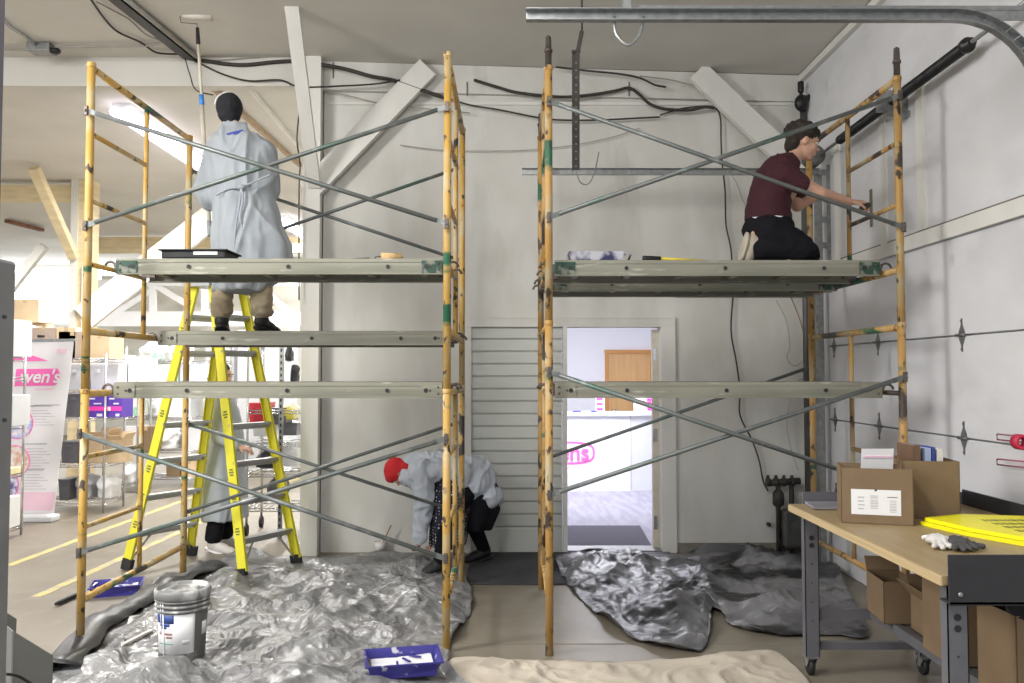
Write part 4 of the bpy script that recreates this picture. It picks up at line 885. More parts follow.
# ================================================================== CABLES
def cable(pts, Yf, r, label, mm=None, cat='cable', nm='electric_cable', group=None):
    P = [at(x, y, Yf) if not isinstance(Yf, str) else onz(x, y, 4.47) for x, y in pts]
    return solo(MB().tube(smoothline(P, 5), r, 6), nm, mm or M_RUST, label, cat, group)
M_CAB = mat('dusty_cable', (.12, .1, .09), .7); M_CABG = mat('grey_thin_cable', (.32, .3, .27), .7)
YC = WY-.07
p, q = onz(113, -4, 4.46), onz(189, 57, 4.46)
t = thing('cable_tray', 'dark cable raceway running diagonally along the ceiling at top left', 'cable tray', tuple(p)); MB().beam(p, q, .09, .05).build('raceway', M_BLKM, t)
n_ = (q-p).cross(V((0, 0, 1))).normalized(); MB().tube([p+n_*.07+V((0, 0, .0)), q+n_*.07], .02, 8).build('conduit', M_CABG, t)
cable([(90, -2), (104, 18), (118, 32), (140, 42), (155, 52), (170, 54), (186, 54)], 'c', .009, 'dark loose wire curving along the ceiling left of the raceway')
cable([(97, 2), (112, 10), (130, 20), (145, 34), (160, 40)], 'c', .006, 'thinner loose wire on the ceiling beside the dark one', M_CABG)
cable([(5, 49), (20, 49), (32, 50), (50, 50), (60, 47), (110, 46), (150, 45), (172, 38)], 'c', .012, 'thin horizontal conduit across the ceiling at upper left', M_CABG)
cable([(3, 19), (12, 28), (25, 36), (36, 46)], 'c', .014, 'short bent grey conduit at the far upper left', M_GALV)
q = onz(42, 49, 4.46); t = thing('junction_box', 'grey junction box on the ceiling conduit at upper left', 'junction box', tuple(q)); MB().box(q+V((-.1, -.07, -.04)), q+V((.1, .07, .04)), bev=.01).build('box', M_GALV, t); MB().ell(q+V((.13, -.03, -.03)), (.05, .04, .03)).build('knockout', M_BLKM, t)
cable([(183, 57), (205, 61), (240, 65), (275, 62), (300, 61), (318, 64), (345, 69), (370, 76), (392, 80), (410, 86), (430, 93), (448, 99)], YC-.07, .017, 'thickest dusty cable bundle strung along the top of the wall at left')
cable([(186, 56), (205, 66), (225, 75), (250, 81), (280, 80), (300, 87), (340, 86), (375, 84), (400, 80)], YC-.09, .008, 'thin black cable sagging below the thick bundle at left')
cable([(190, 60), (210, 61), (250, 58), (290, 55), (300, 53)], YC-.06, .006, 'thin brown cable above the bundle, left of the leaning board', M_CABG)
cable([(185, 58), (190, 75), (196, 90), (213, 95)], 7.3, .006, 'thin wire dropping in a loop left of the pole')
cable([(302, 75), (297, 92), (299, 110), (297, 140), (300, 165), (299, 195), (299, 300)], 7.4, .007, 'dark wire running down the edge of the white column')
cable([(322, 90), (350, 96), (383, 104), (430, 109), (470, 113)], YC, .005, 'faint thin wire on the wall under the left bundle', M_CABG)
cable([(392, 80), (420, 90), (447, 98), (470, 105), (500, 110), (535, 117), (560, 120), (600, 120), (640, 118), (660, 117)], YC, .008, 'black cable crossing the wall between the two scaffolds')
cable([(400, 145), (440, 150), (480, 151), (530, 150), (580, 144), (620, 135), (640, 128)], YC+.03, .004, 'thinnest pale wire sagging low across the wall between scaffolds', M_CABG)
cable([(474, 80), (500, 88), (520, 93), (560, 97), (590, 95), (615, 91), (629, 88), (640, 95), (650, 104), (665, 109), (690, 110), (705, 107), (714, 108)], YC-.03, .014, 'thick cable bundle on the wall behind the hanging strut')
cable([(556, 67), (590, 71), (620, 74), (640, 78), (655, 85), (666, 87)], YC-.09, .009, 'cable draped on the header board right of the hanging strut')
cable([(640, 76), (665, 79), (680, 82), (691, 85)], YC-.09, .006, 'thin cable on the header board next to the right knee brace', M_CABG)
cable([(660, 115), (685, 108), (712, 107), (720, 116), (721, 140), (722, 162), (725, 190), (726, 225), (731, 250), (733, 290), (731, 330), (736, 360), (740, 390), (740, 415), (752, 440), (759, 460), (763, 480), (768, 491)], YC+.03, .007, 'long black cable hanging down the wall from header to gas pipes')
cable([(722, 165), (735, 180), (742, 198), (748, 210)], YC+.03, .003, 'thin cord on the wall behind the kneeling man', M_CABG)
cable([(790, 295), (800, 320), (806, 345), (809, 362)], YC, .005, 'brown cord at the corner beside the rear post', mat('brown_cord', (.3, .2, .13), .7))
cable([(776, 300), (786, 320), (790, 345), (787, 358), (795, 366), (806, 360), (808, 375), (795, 385), (787, 420), (790, 445), (798, 470)], YC, .003, 'pale tangled cord beside the rear yellow post', M_CABG)
for k, x in enumerate((240, 333, 467, 629)):
    cable([(x, 62 if x < 400 else 82), (x, 78 if x < 400 else 96)], YC+.01, .005, ['first', 'second', 'third', 'fourth'][k]+' short wire tie from the left along the header board', M_CAB, 'wire tie', 'wire_tie')
# ================================================================== BACKGROUND STORAGE
def wire_shelf(label, X0, X1, Y0, Y1, levels, H, rot=0, wheels=False):
    t = thing('wire_shelf', label, 'shelf', ((X0+X1)/2, (Y0+Y1)/2, 0)); 
    for x in (X0, X1):
        for y in (Y0, Y1): MB().tube([(x, y, .1 if wheels else 0), (x, y, H)], .013, 8).build('post', M_CHROME, t)
    for z in levels:
        m = MB()
        for (a, b) in (((X0, Y0), (X1, Y0)), ((X0, Y1), (X1, Y1)), ((X0, Y0), (X0, Y1)), ((X1, Y0), (X1, Y1))):
            m.tube([(*a, z), (*b, z)], .006, 5); m.tube([(*a, z-.03), (*b, z-.03)], .006, 5)
        n = int((X1-X0)/.07)
        for k in range(1, n): x = lerp(X0, X1, k/n); m.tube([(x, Y0, z), (x, Y1, z)], .004, 4); m.tube([(x, Y0, z), (x+.035, Y0, z-.03), (x+.07, Y0, z)], .004, 4, False)
        m.build('shelf', M_CHROME, t)
    if wheels:
        for x in (X0, X1):
            for y in (Y0, Y1): MB().lathe((x-.015, y, .06), [(.02, 0), (.06, .003), (.06, .027), (.02, .03)], 16, (1, 0, 0)).tube([(x, y, .06), (x, y, .12)], .018).build('wheel', M_BLK, t)
    return t
def blob(nm, label, cat, c, ax, mm, wr=(.03, 5, 1, 1), vox=.02, group=None):
    t = thing(nm, label, cat, (c[0], c[1], c[2]), group); m = MB(); x, y, z = c
    m.ell((x, y, z+ax[2]), ax, n=20, k=12); m.box((x-ax[0]*.8, y-ax[1]*.8, z+.005), (x+ax[0]*.8, y+ax[1]*.8, z+ax[2]*1.4))
    organic('bag', m, mm, t, vox, 3, wr); return t
M_BAG = mat('white_plastic_bag', (.75, .76, .79), .35, 0, .06, 4, .2, 20); M_BIN = mat('clear_grey_plastic', (.62, .63, .66), .3, 0, .05, 3); M_BIND = mat('dark_grey_plastic', (.13, .13, .15), .4, 0, .2, 6)
def bin_(label, cx, cy, z, w_, d, h, mm=None, lid=True, group=None):
    t = thing('storage_bin', label, 'bin', (cx, cy, z), group); ORG[t.name] = V((0, 0, 0)); mm = mm or M_BIN
    MB().loft([[V((sx*w_/2*f, sy*d/2*f, zz)) for sx, sy in ((-1, -1), (1, -1), (1, 1), (-1, 1))] for f, zz in ((.86, 0), (.96, h*.93), (1.0, h*.93), (1.0, h))], True, False).build('tub', mm, t)
    if lid: MB().box((-w_*.51, -d*.51, h), (w_*.51, d*.51, h+.025), bev=.008).build('lid', M_WHITE, t)
    MB().box((-w_*.12, -d/2-.006, h*.7), (w_*.12, -d/2+.02, h*.82), bev=.004).build('handle', mm, t)
    return t
# near left unit with banner behind
wire_shelf('narrow chrome wire shelf at the left edge in front of the pink banner', -5.6, -4.91, 8.0, 8.45, (.1, .62, 1.1, 1.58, 1.78), 1.85)
for k, (px, py, w_, h_, mm, lb) in enumerate(((17, 347, .3, .36, M_PAPER, 'white carton on top of the narrow wire shelf'), (17, 388, .3, .3, M_BIN, 'pale box on the second level of the narrow wire shelf'), (14, 492, .2, .3, M_PAPER, 'white package low on the narrow wire shelf'), (14, 436, .2, .06, mat('cream_pack', (.75, .7, .4), .6), 'cream folded pack on the narrow wire shelf'))):
    zz = [1.785, 1.11, .11, .63][k]; q = at(px, 400, 8.2); carton('carton', lb, q.x-.12, 8.23, zz, w_, .3, h_, 0, mm, tape=False)
bn = thing('roll_up_banner', 'white and pink roll-up advertising banner leaning at left', 'banner', (-5.3, 9.2, 0))
YB = 9.2
c4 = [at(-6, 513, YB), at(54, 513, YB), at(74, 340, YB), at(14, 341, YB)]
MB().plate(c4, (0, 1, 0), .004).build('sheet', mat('banner_white', (.84, .82, .85), .5, 0, .02, 3), bn)
def bq(u, v): return lerp(lerp(c4[0], c4[1], u), lerp(c4[3], c4[2], u), v)+V((0, -.004, 0))
def strip(u0, v0, u1, v1, mm, nm): MB().plate([bq(u0, v0), bq(u1, v0), bq(u1, v1), bq(u0, v1)], (0, -1, 0), .002).build(nm, mm, bn)
q = bq(0, 0); MB().box((q.x-.05, YB-.08, .0), (bq(1, 0).x+.02, YB+.1, .075), bev=.02).build('base', M_BIN, bn)
MB().beam(c4[3]+V((-.02, 0, .0)), c4[2]+V((.02, 0, .0)), .03, .03).build('top_bar', M_GALV, bn)
MB().plate([bq(.0, .955), bq(.62, .88), bq(.0, .88)], (0, -1, 0), .002).build('pink_wedge', M_PINK, bn)
strip(.74, .925, .9, .95, M_PINKL, 'small_print')
R_ = (c4[1]-c4[0]).normalized(); UP = (c4[2]-c4[1]).normalized()
m = MB()
rr = [bq(.1, .735), bq(.75, .735), bq(.8, .745), bq(.83, .77), bq(.84, .79), bq(.83, .81), bq(.78, .835), bq(.1, .835)]
m.plate(rr, (0, -1, 0), .003); m.build('logo_panel', M_PINK, bn)
text("wen's", 'logo_lettering', .2, M_WHITE, bn, bq(.5, .787)+V((0, -.008, 0)), (1, 0, 0), (0, 0, 1), .001, .98, .25, .003)
strip(.45, .71, .75, .72, M_PINKL, 'small_print'); strip(.45, .62, .9, .626, M_GREYINK, 'heading_rule')
for blk, (v0, n_) in enumerate(((.6, 6), (.38, 8), (.29-.08+.02, 6))):
    m = MB()
    strip(.35, v0+.015, .75, v0+.022, M_GREYINK, 'heading')
    mg = mat('pale_print', (.62, .6, .64), .6)
    for k in range(n_): v = v0-.012-k*.0165; m.plate([bq(.38, v), bq(.7+.2*((k*7) % 3)/3, v), bq(.7+.2*((k*7) % 3)/3, v+.005), bq(.38, v+.005)], (0, -1, 0), .001)
    m.build('text_block', mg, bn)
strip(.01, .015, .985, .12, M_PINKL, 'pink_band')
for (u, v, mm) in ((.22, .52, mat('photo_blue', (.35, .45, .8), .5, 0, .3, 15, col2=(.9, .8, .85), thr=(.4, .6))), (.24, .3, mat('photo_warm', (.75, .4, .3), .5, 0, .3, 15, col2=(.9, .85, .8), thr=(.4, .6))), (.1, .16, mat('photo_dark', (.12, .08, .3), .5, 0, .3, 15, col2=(.8, .8, .9), thr=(.4, .6)))):
    q = bq(u, v); MB().lathe(q, [(.001, .0), (.17, .0), (.17, .003)], 28, (0, -1, 0)).build('round_photo', mm, bn); m = MB(); m.tube([q+V((.17*math.cos(a), -.003, .17*math.sin(a))) for a in [2*math.pi*i/28 for i in range(29)]], .006, 4); m.build('photo_ring', M_PINK, bn)
# unit with purple cartons
wire_shelf('chrome wire shelf holding the purple cartons behind the left scaffold post', -5.75, -4.72, 9.75, 10.25, (.12, .56, 1.1, 1.42, 1.79), 1.85)
def px_box(nm, lb, x0, x1, yt_, yb_, Y, d, mm, lv=None, **k):
    a, b = at(x0, yb_, Y), at(x1, yt_, Y)
    if lv: z = min(lv, key=lambda q: abs(q-a.z))+.003; b.z = max(b.z+(z-a.z)*.5, z+.08); a.z = z
    return carton(nm, lb, (a.x+b.x)/2, Y+d/2, a.z, b.x-a.x, d, b.z-a.z, 0, mm, **k)
L1 = (.12, .56, 1.1, 1.42, 1.79)
M_PUR = mat('purple_carton', (.1, .04, .42), .5, 0, .05, 4); 
for k, (x0, x1, lb) in enumerate(((84, 106, 'left purple carton with pink stripe on the wire shelf'), (107, 122, 'right purple carton with pink stripe on the wire shelf'))):
    t = px_box('purple_carton', lb, x0, x1, 391, 413, 9.82, .3, M_PUR, lv=L1, tape=False, group='purple cartons on the wire shelf'); me = [c for c in t.children][0].data
    w_ = max(v.co.x for v in me.vertices)*2; h_ = max(v.co.z for v in me.vertices)
    MB().box((-w_/2, -.154, h_*.28), (w_/2, -.151, h_*.46)).build('pink_stripe', M_MAG, t)
    MB().box((-w_*.35, -.156, h_*.75), (w_*.0, -.151, h_*.8)).box((-w_*.05, -.156, h_*.55), (w_*.3, -.151, h_*.6)).box((-w_*.45, -.156, h_*.28), (-w_*.25, -.1545, h_*.44)).box((w_*.1, -.156, h_*.05), (w_*.35, -.151, h_*.16)).build('white_print', M_PAPER, t)
BB = 9.85
for (x0, x1, y0_, y1_, kind, lb) in ((64, 82, 358, 389, 'bin', 'clear plastic tub on the top wire shelf level, beside the banner'), (88, 104, 358, 386, 'bin', 'clear plastic tub behind the left scaffold post above the purple cartons'), (60, 84, 392, 416, 'dark', 'dark grey tub beside the purple cartons'),
        (58, 78, 440, 466, 'dark', 'grey tub on the lower wire shelf level beside the banner'), (86, 104, 434, 462, 'card', 'crumpled brown carton below the purple cartons'), (104, 120, 440, 462, 'card', 'second brown carton below the purple cartons, at right'),
        (56, 68, 478, 506, 'dark', 'small dark tub at the bottom left of the wire shelf'), (70, 90, 470, 506, 'bag', 'crumpled grey bag at the bottom of the wire shelf'), (92, 110, 476, 506, 'bag', 'white bag at the bottom right of the wire shelf')):
    a, b = at(x0, y1_, BB), at(x1, y0_, BB); z = min(L1, key=lambda q: abs(q-a.z))+.006; b.z = min(b.z, z+.31 if z < 1.7 else 9); a.z = z; W2, H2, cx_ = b.x-a.x, b.z-a.z, (a.x+b.x)/2
    if kind in ('bin', 'dark'): bin_(lb, cx_, BB+.2, a.z, W2, .34, H2-.02, M_BIN if kind == 'bin' else M_BIND, kind == 'bin')
    elif kind == 'card': carton('brown_carton', lb, cx_, BB+.2, a.z, W2, .32, H2, .06, M_CARDL, True, ((1, .9), (1, -.4), (0, 0), (1, .5)))
    else: blob('plastic_bag', lb, 'bag', (cx_, BB+.2, a.z), (W2/2, .17, H2/2), M_BAG if 'white' in lb else mat('grey_bag', (.4, .41, .44), .35, 0, .2, 5))
# cartons on top
for (x0, x1, y0_, y1_, Y, mm, hole, lb) in ((10, 39, 299, 322, 10.05, M_CARDL, False, 'tan carton high up at the far left under the bright window'), (27, 56, 319, 342, 10.0, mat('grey_brown_card', (.42, .33, .27), .8), True, 'grey-brown carton with hand hole on top of the shelf'), (56, 76, 319, 342, 10.4, M_CARDL, False, 'tan carton just right of the one with the hand hole'), (58, 86, 331, 358, 9.9, mat('grey_brown_card', (.42, .33, .27), .8), False, 'wide brown carton behind the left scaffold post'), (88, 110, 333, 356, 10.1, M_CARDL, False, 'tan carton right of the left scaffold post on the shelf top'), (9, 26, 320, 350, 9.9, M_PAPER, False, 'white printed carton at the far left on the shelf top')):
    px_box('carton', lb, x0, x1, y0_, y1_, min(Y, 9.87) if y1_ > 325 else Y, .36, mm, hole=hole, lv=(1.79, 2.235))
carton('carton', 'large brown carton stacked behind the banner', -6.15, 10.3, 0, .7, .6, 2.235, 0, M_CARDL)
# second row
wire_shelf('chrome wire shelf full of white packages left of the stepladder', -5.7, -5.05, 11.35, 11.75, (.12, .56, 1.04, 1.42), 1.85)
wire_shelf('chrome wire shelf behind the stepladder holding pale packages', -5.5, -4.15, 11.95, 12.4, (.14, .52, .99, 1.45, 1.8), 2.0)
rs = random.Random(11)
M_GP = mat('green_print_pack', (.8, .83, .8), .5, 0, .02, 4, col2=(.3, .62, .42), thr=(.6, .64)); M_BP = mat('blue_grey_pack', (.55, .6, .72), .5, 0, .1, 5)
PK = [(123, 138, 392, 414, 11.8, 'pack', M_GP, 'white pack with green print beside the purple cartons'), (139, 152, 424, 446, 11.8, 'card', M_CARD, 'dark brown carton behind the inner ladder rail'), (124, 138, 424, 447, 11.8, 'pack', M_BAG, 'white pack left of the dark brown carton'),
      (123, 137, 464, 494, 11.8, 'bag', M_BAG, 'white bag at floor level behind the wire shelf post'), (128, 148, 356, 384, 11.8, 'pack', M_PAPER, 'white carton above the green printed pack'), (108, 126, 354, 386, 11.8, 'pack', M_BIN, 'pale tub stacked right of the clear tubs'),
      (140, 166, 342, 360, 12.1, 'bag', M_GP, 'large white bag with green lettering on the upper shelf'), (168, 190, 342, 360, 12.1, 'bag', M_BAG, 'white bag next to the green lettered one'), (140, 152, 364, 384, 12.1, 'pack', M_BAG, 'white pack under the green lettered bag'), (154, 178, 364, 384, 12.1, 'pack', M_GP, 'pale green and white pack between the ladder rails'), (180, 200, 362, 384, 12.1, 'pack', M_BP, 'pale blue pack right of the green one on the shelf'),
      (143, 164, 396, 416, 12.1, 'bag', M_BAG, 'soft white bag on the middle shelf left of the ladder rail'), (166, 190, 394, 417, 12.1, 'pack', M_PAPER, 'white carton on the middle shelf behind the rear post'), (154, 180, 424, 450, 12.1, 'bag', M_BAG, 'white bag behind the yellow ladder rail'), (182, 202, 424, 448, 12.1, 'pack', M_BIN, 'pale tub on the lower middle shelf by the ladder'),
      (166, 180, 462, 476, 12.1, 'card', M_CARD, 'small brown carton on the lower shelf behind the ladder'), (182, 196, 460, 476, 12.1, 'card', M_CARDL, 'tan carton on the lower shelf behind the rear post'), (200, 216, 362, 384, 12.1, 'pack', M_BAG, 'white pack on the upper shelf beside the hooded worker'), (203, 218, 396, 418, 12.1, 'pack', M_BP, 'pale blue carton behind the shoulder of the hooded worker')]
for (x0, x1, y0_, y1_, Y, kind, mm, lb) in PK:
    if Y == 11.8: Y = 11.38; lv = (.12, .56, 1.04, 1.42)
    else: Y = 12.0; lv = (.14, .52, .99, 1.45, 1.8)
    if kind == 'bag':
        a, b = at(x0, y1_, Y), at(x1, y0_, Y); a.z = min(lv, key=lambda q: abs(q-a.z))+.006; b.z = max(b.z, a.z+.12); blob('plastic_bag', lb, 'bag', ((a.x+b.x)/2, Y+.1, a.z), ((b.x-a.x)/2, .2, (b.z-a.z)/2), mm)
    else: px_box('carton' if kind == 'card' else 'package', lb, x0, x1, y0_, y1_, Y, .33, mm, lv=lv, tape=kind == 'card')
# whiteboard-like pale cabinets far behind
for k, (x0, x1, y0_, lb) in enumerate(((205, 235, 333, 'tall white cabinet far behind the stepladder, left one'), (237, 262, 330, 'tall white cabinet far behind the stepladder, middle one'), (264, 300, 333, 'tall white cabinet far behind the stepladder, right one'))):
    a, b = at(x0, 400, 14), at(x1, y0_, 14); t = thing('storage_cabinet', lb, 'cabinet', ((a.x+b.x)/2, 14.2, 0)); MB().box((a.x, 14, 0), (b.x-.02, 14.5, b.z), bev=.01).build('body', M_WHITE, t)
    for s_ in (0, 1): x_ = lerp(a.x, b.x, .5*s_); MB().box((x_+.015, 13.98, .06), (x_+(b.x-a.x)/2-.025, 14, b.z-.05), bev=.004).build('door', M_BIN, t)
# rolling cart near the column
cart = wire_shelf('chrome rolling cart loaded with tubs between ladder and white column', -2.62, -1.98, 8.35, 8.85, (.28, .62, .92, 1.25), 1.86, wheels=True)
CY = 8.4
for (x0, x1, y0_, y1_, kind, mm, lb) in ((246, 266, 403, 425, 'bin', mat('red_tub', (.55, .02, .04), .4), 'red plastic tub on the rolling cart'), (266, 285, 408, 425, 'bin', M_BIND, 'dark tub beside the red tub on the cart'), (274, 294, 404, 421, 'bag', mat('yellow_white_bag', (.8, .78, .6), .5, 0, .05, 3, col2=(.8, .7, .1), thr=(.5, .55)), 'white and yellow bag on the cart next to the column'), (250, 270, 423, 437, 'bin', M_BAG, 'white tub on the lower cart level'), (276, 296, 424, 436, 'bin', M_BIND, 'grey tub on the lower cart level next to the column'),
        (250, 275, 452, 470, 'bag', mat('black_bag', (.03, .03, .035), .4), 'black bag low on the cart behind the ladder rail'), (276, 298, 446, 468, 'bag', M_BAG, 'pale blue crumpled bag low on the cart'), (262, 282, 480, 498, 'bag', M_BIND, 'dark bundle at the bottom of the cart')):
    a, b = at(x0, y1_, CY), at(x1, y0_, CY)
    if kind == 'bin': bin_(lb, (a.x+b.x)/2, CY+.2, a.z, b.x-a.x, .3, b.z-a.z, mm, False)
    else: blob('plastic_bag', lb, 'bag', ((a.x+b.x)/2, CY+.2, a.z), ((b.x-a.x)/2, .16, (b.z-a.z)/2), mm, vox=.015)
a, b = at(278, 480, 8.3), at(281, 340, 8.3); t = thing('steel_upright', 'perforated grey steel upright beside the rolling cart', 'upright', (a.x, 8.3, 0)); MB().box((a.x, 8.3, 0), (a.x+.04, 8.33, b.z)).build('upright', M_GALV, t); m = MB(); 
for k in range(30): m.box((a.x+.012, 8.297, .1+k*.062), (a.x+.028, 8.3, .13+k*.062))
m.build('slots', M_BLK, t)
for (x0, x1, y0_, y1_, lb) in ((285, 294, 346, 362, 'black jacket sleeve hanging at the upper right of the cart'), (290, 300, 366, 386, 'black hanging bag against the white column')):
    a, b = at(x0, y1_, 8.5), at(x1, y0_, 8.5); blob('hanging_bag', lb, 'bag', ((a.x+b.x)/2, 8.5, a.z), ((b.x-a.x)/2, .06, (b.z-a.z)/2), mat('black_bag', (.03, .03, .035), .4), vox=.012)
# ================================================================== PEOPLE
def hand(m, wrist, d, n, curl=.5, s=1.0, thumb=1):
    """d: direction of the fingers, n: palm normal (the side the fingers close to), thumb: which side"""
    d = V(d).normalized(); n = V(n); n = (n-d*n.dot(d)).normalized(); x = d.cross(n)*thumb; w0 = V(wrist)
    m.loft([[w0+d*t*s+x*(a*math.cos(q)*s)+n*(b*math.sin(q)*s) for q in [2*math.pi*i/14 for i in range(14)]] for t, a, b in ((-.02, .024, .02), (.0, .027, .02), (.03, .037, .018), (.065, .041, .015), (.09, .04, .012), (.095, .03, .006))])
    for k, (off, ln) in enumerate(((.032, .07), (.011, .08), (-.011, .074), (-.031, .058))):
        p = w0+d*.085*s+x*off*s; a = curl*(.9+.12*k); dd = d
        for j, (f, r) in enumerate(((.45, .0092), (.32, .0085), (.25, .0078))):
            a2 = a*(j+1); dd = d*math.cos(a2)+n*math.sin(a2)+x*(.04*(1.5-k)); dd.normalize()
            q = p+dd*ln*f*s; m.cap(p, r*s, q, r*s*.93, 8); p = q
    p = w0+d*.025*s+x*.03*s; dd = (d*.7+x*.6+n*.35).normalized(); q = p+dd*.042*s; m.cap(p, .013*s, q, .0105*s, 8)
    dd = (d*.85+x*.1+n*(.3+curl*.5)).normalized(); m.cap(q, .0105*s, q+dd*.032*s, .009*s, 8)
def head(m, c, f, u, s=1.0):
    f = V(f).normalized(); u = V(u); u = (u-f*u.dot(f)).normalized(); r = f.cross(u); M = Matrix((r, f, u)).transposed(); c = V(c)
    P = lambda x, y, z: c+M@V((x*s, y*s, z*s))
    m.ell(P(0, -.012, .025), (.074*s, .094*s, .09*s), M); m.ell(P(0, .02, -.03), (.06*s, .07*s, .08*s), M)
    m.ell(P(0, .052, -.085), (.03*s, .03*s, .024*s), M)                       # chin
    m.ell(P(0, .076, .028), (.048*s, .016*s, .014*s), M)                       # brow
    m.loft([[P(x*q, y, z) for x, y in ((-.004, .078), (.004, .078), (.004+.008*(1-q), .088))] for q, z, y in ((1, .02, 0),)]+[[P(-.006, .085, .0), P(.006, .085, .0), P(0, .098, 0)], [P(-.014, .082, -.022), P(.014, .082, -.022), P(0, .112, -.024)], [P(-.01, .08, -.032), P(.01, .08, -.032), P(0, .09, -.032)]])
    m.ell(P(0, .102, -.022), (.013*s, .012*s, .01*s), M)
    for e in (-1, 1):
        m.ell(P(e*.075, -.005, -.005), (.01*s, .02*s, .031*s), M); m.ell(P(e*.04, .06, -.02), (.018*s, .018*s, .02*s), M)
    m.ell(P(0, .084, -.05), (.022*s, .012*s, .0065*s), M); m.ell(P(0, .083, -.062), (.019*s, .011*s, .006*s), M)
    return P, M
def features(P, M, par, s=1.0, hairc=(.02, .015, .01)):
    for e in (-1, 1):
        MB().ell(P(e*.03, .074, .008), (.013*s, .009*s, .008*s), M, 12, 8).build('eye', mat('eye_white', (.7, .68, .65), .3), par)
        q = par.children[-1] if par.children else par
        MB().ell(P(e*.03, .0825, .008), (.005*s, .002*s, .005*s), M, 10, 6).build('iris', M_BLK, par)
        MB().tube([P(e*.016, .089, .026), P(e*.03, .092, .031), P(e*.046, .084, .027)], .0035*s, 6).build('eyebrow', mat('brow_hair', hairc, .8), par)
    MB().tube([P(-.02, .094, -.056), P(0, .0965, -.0565), P(.02, .094, -.056)], .0018*s, 5).build('mouth_line', mat('lip_dark', (.25, .08, .07), .5), par)
def figure(label, J, f, u, skin, hands=(), s=1.0, hw=.0):
    m = MB(); A = lambda k: V(J[k])
    P, M = head(m, A('head'), f, u, s)
    m.cap(A('neck'), .055, lerp(A('neck'), A('head'), .7), .05)
    sh = (A('shL')+A('shR'))/2
    ax = (A('shR')-A('shL')).normalized(); sp_ = (A('neck')-A('pel')).normalized(); fn = ax.cross(sp_).normalized()
    T = Matrix((ax, fn, sp_)).transposed()
    m.ell(A('pel'), (.16, .11, .13), T); m.ell(lerp(A('pel'), sh, .45), (.135, .1, .16), T); m.ell(lerp(A('pel'), sh, .78), (.165, .115, .17), T)
    m.cap(A('shL'), .06, A('shR'), .06); m.cap(lerp(sh, A('neck'), .3), .07, A('neck'), .055)
    for q in 'LR':
        m.cap(A('sh'+q), .055, A('el'+q), .041); m.cap(A('el'+q), .041, A('wr'+q), .026)
        m.cap(A('hip'+q), .088, A('kn'+q), .06); m.cap(A('kn'+q), .058, A('an'+q), .038); m.cap(A('an'+q), .034, A('toe'+q), .022)
        m.ell(lerp(A('kn'+q), A('an'+q), .3), (.055, .055, .08))
    for h in hands: hand(m, *h)
    o = organic('person', m, skin, None, .0065, 2, None, V(J['base']))
    tag(o, label, 'person'); ORG[o.name] = V(J['base']); return o, P, M
def shoe(par, a, t, nm='shoe', mm=None, sole=None, up=(0, 0, 1)):
    a, t = V(a), V(t); d = (t-a).normalized(); u = V(up); u = (u-d*u.dot(d)).normalized(); x = d.cross(u); m = MB()
    T = Matrix((x, d, u)).transposed()
    m.ell(a+u*.0, (.052, .064, .066), T); m.ell(lerp(a, t, .5)-u*.015, (.05, .11, .045), T); m.ell(t-u*.02, (.05, .07, .038), T)
    o = organic(nm, m, mm or M_BLK, par, .009, 2)
    c = lerp(a, t, .5)-u*.058; s_ = MB(); L_ = (t-a).length/2+.07
    s_.loft([[c+x*(.052*(1 if abs(math.cos(q)) < .9 else .8)*math.sin(q))+d*(L_*math.cos(q))+u*z for q in [2*math.pi*i/24 for i in range(24)]] for z in (-.012, .008)])
    s_.build('sole', sole or M_BLK, o); return o
# ---- the painter in the grey gown, seen from behind, on the middle plank
ZP = 1.918
Y1 = 6.06; A_ = lambda x, y, Y=Y1: at(x, y, Y)
zf = ZP+.07
aL, aR = A_(222, 300, 6.02), A_(262, 300, 6.1); aL.z = ZP+.085; aR.z = ZP+.085
J = dict(base=(-1.95, Y1, ZP), head=A_(229, 112, 6.12), neck=A_(233, 131), shL=A_(220, 147), shR=A_(262, 150), pel=A_(243, 218),
         elL=A_(207, 192, 6.12), wrL=A_(205, 172, 6.32), elR=A_(268, 190, 6.15), wrR=A_(226, 196, 6.36), hipL=A_(232, 225), hipR=A_(256, 225), knL=A_(224, 275, 6.1), knR=A_(262, 275, 6.12),
         anL=aL, anR=aR, toeL=aL+V((-.04, .15, -.045)), toeR=aR+V((.05, .15, -.045)))
fwd = V((-.35, .9, .12))
pb, pt = at(210, 236, 6.3), at(197.5, 30, 6.62)
PO = lambda y: lerp(pb, pt, (236-y)/206)
hl = PO(168); hr = PO(198)
J['wrL'] = hl+V((.06, -.05, -.03)); J['wrR'] = hr+V((.09, -.02, -.02))
p1, HP, HM = figure('person in a long grey gown and black cap seen from behind, painting the ceiling', J, fwd, (0, 0, 1), M_SKIND,
   ((J['wrL'], (-.6, .4, .5), (0, .9, -.2), 1.0, 1, 1), (J['wrR'], (-.8, .1, .3), (0, .9, -.3), 1.0, 1, 1)))
def ringz(cx, cy, z, rx, ry, n=32, ph=0, amp=0, k=7):
    return [V((cx+rx*math.cos(2*math.pi*i/n)*(1+amp*math.sin(k*2*math.pi*i/n+ph)), cy+ry*math.sin(2*math.pi*i/n)*(1+amp*math.sin(k*2*math.pi*i/n+ph)), z)) for i in range(n)]
def pxring(y, xl, xr, Y, ry, **k):
    a, b = at(xl, y, Y), at(xr, y, Y); return ringz((a.x+b.x)/2, Y, a.z, (b.x-a.x)/2, ry, **k)
m = MB()
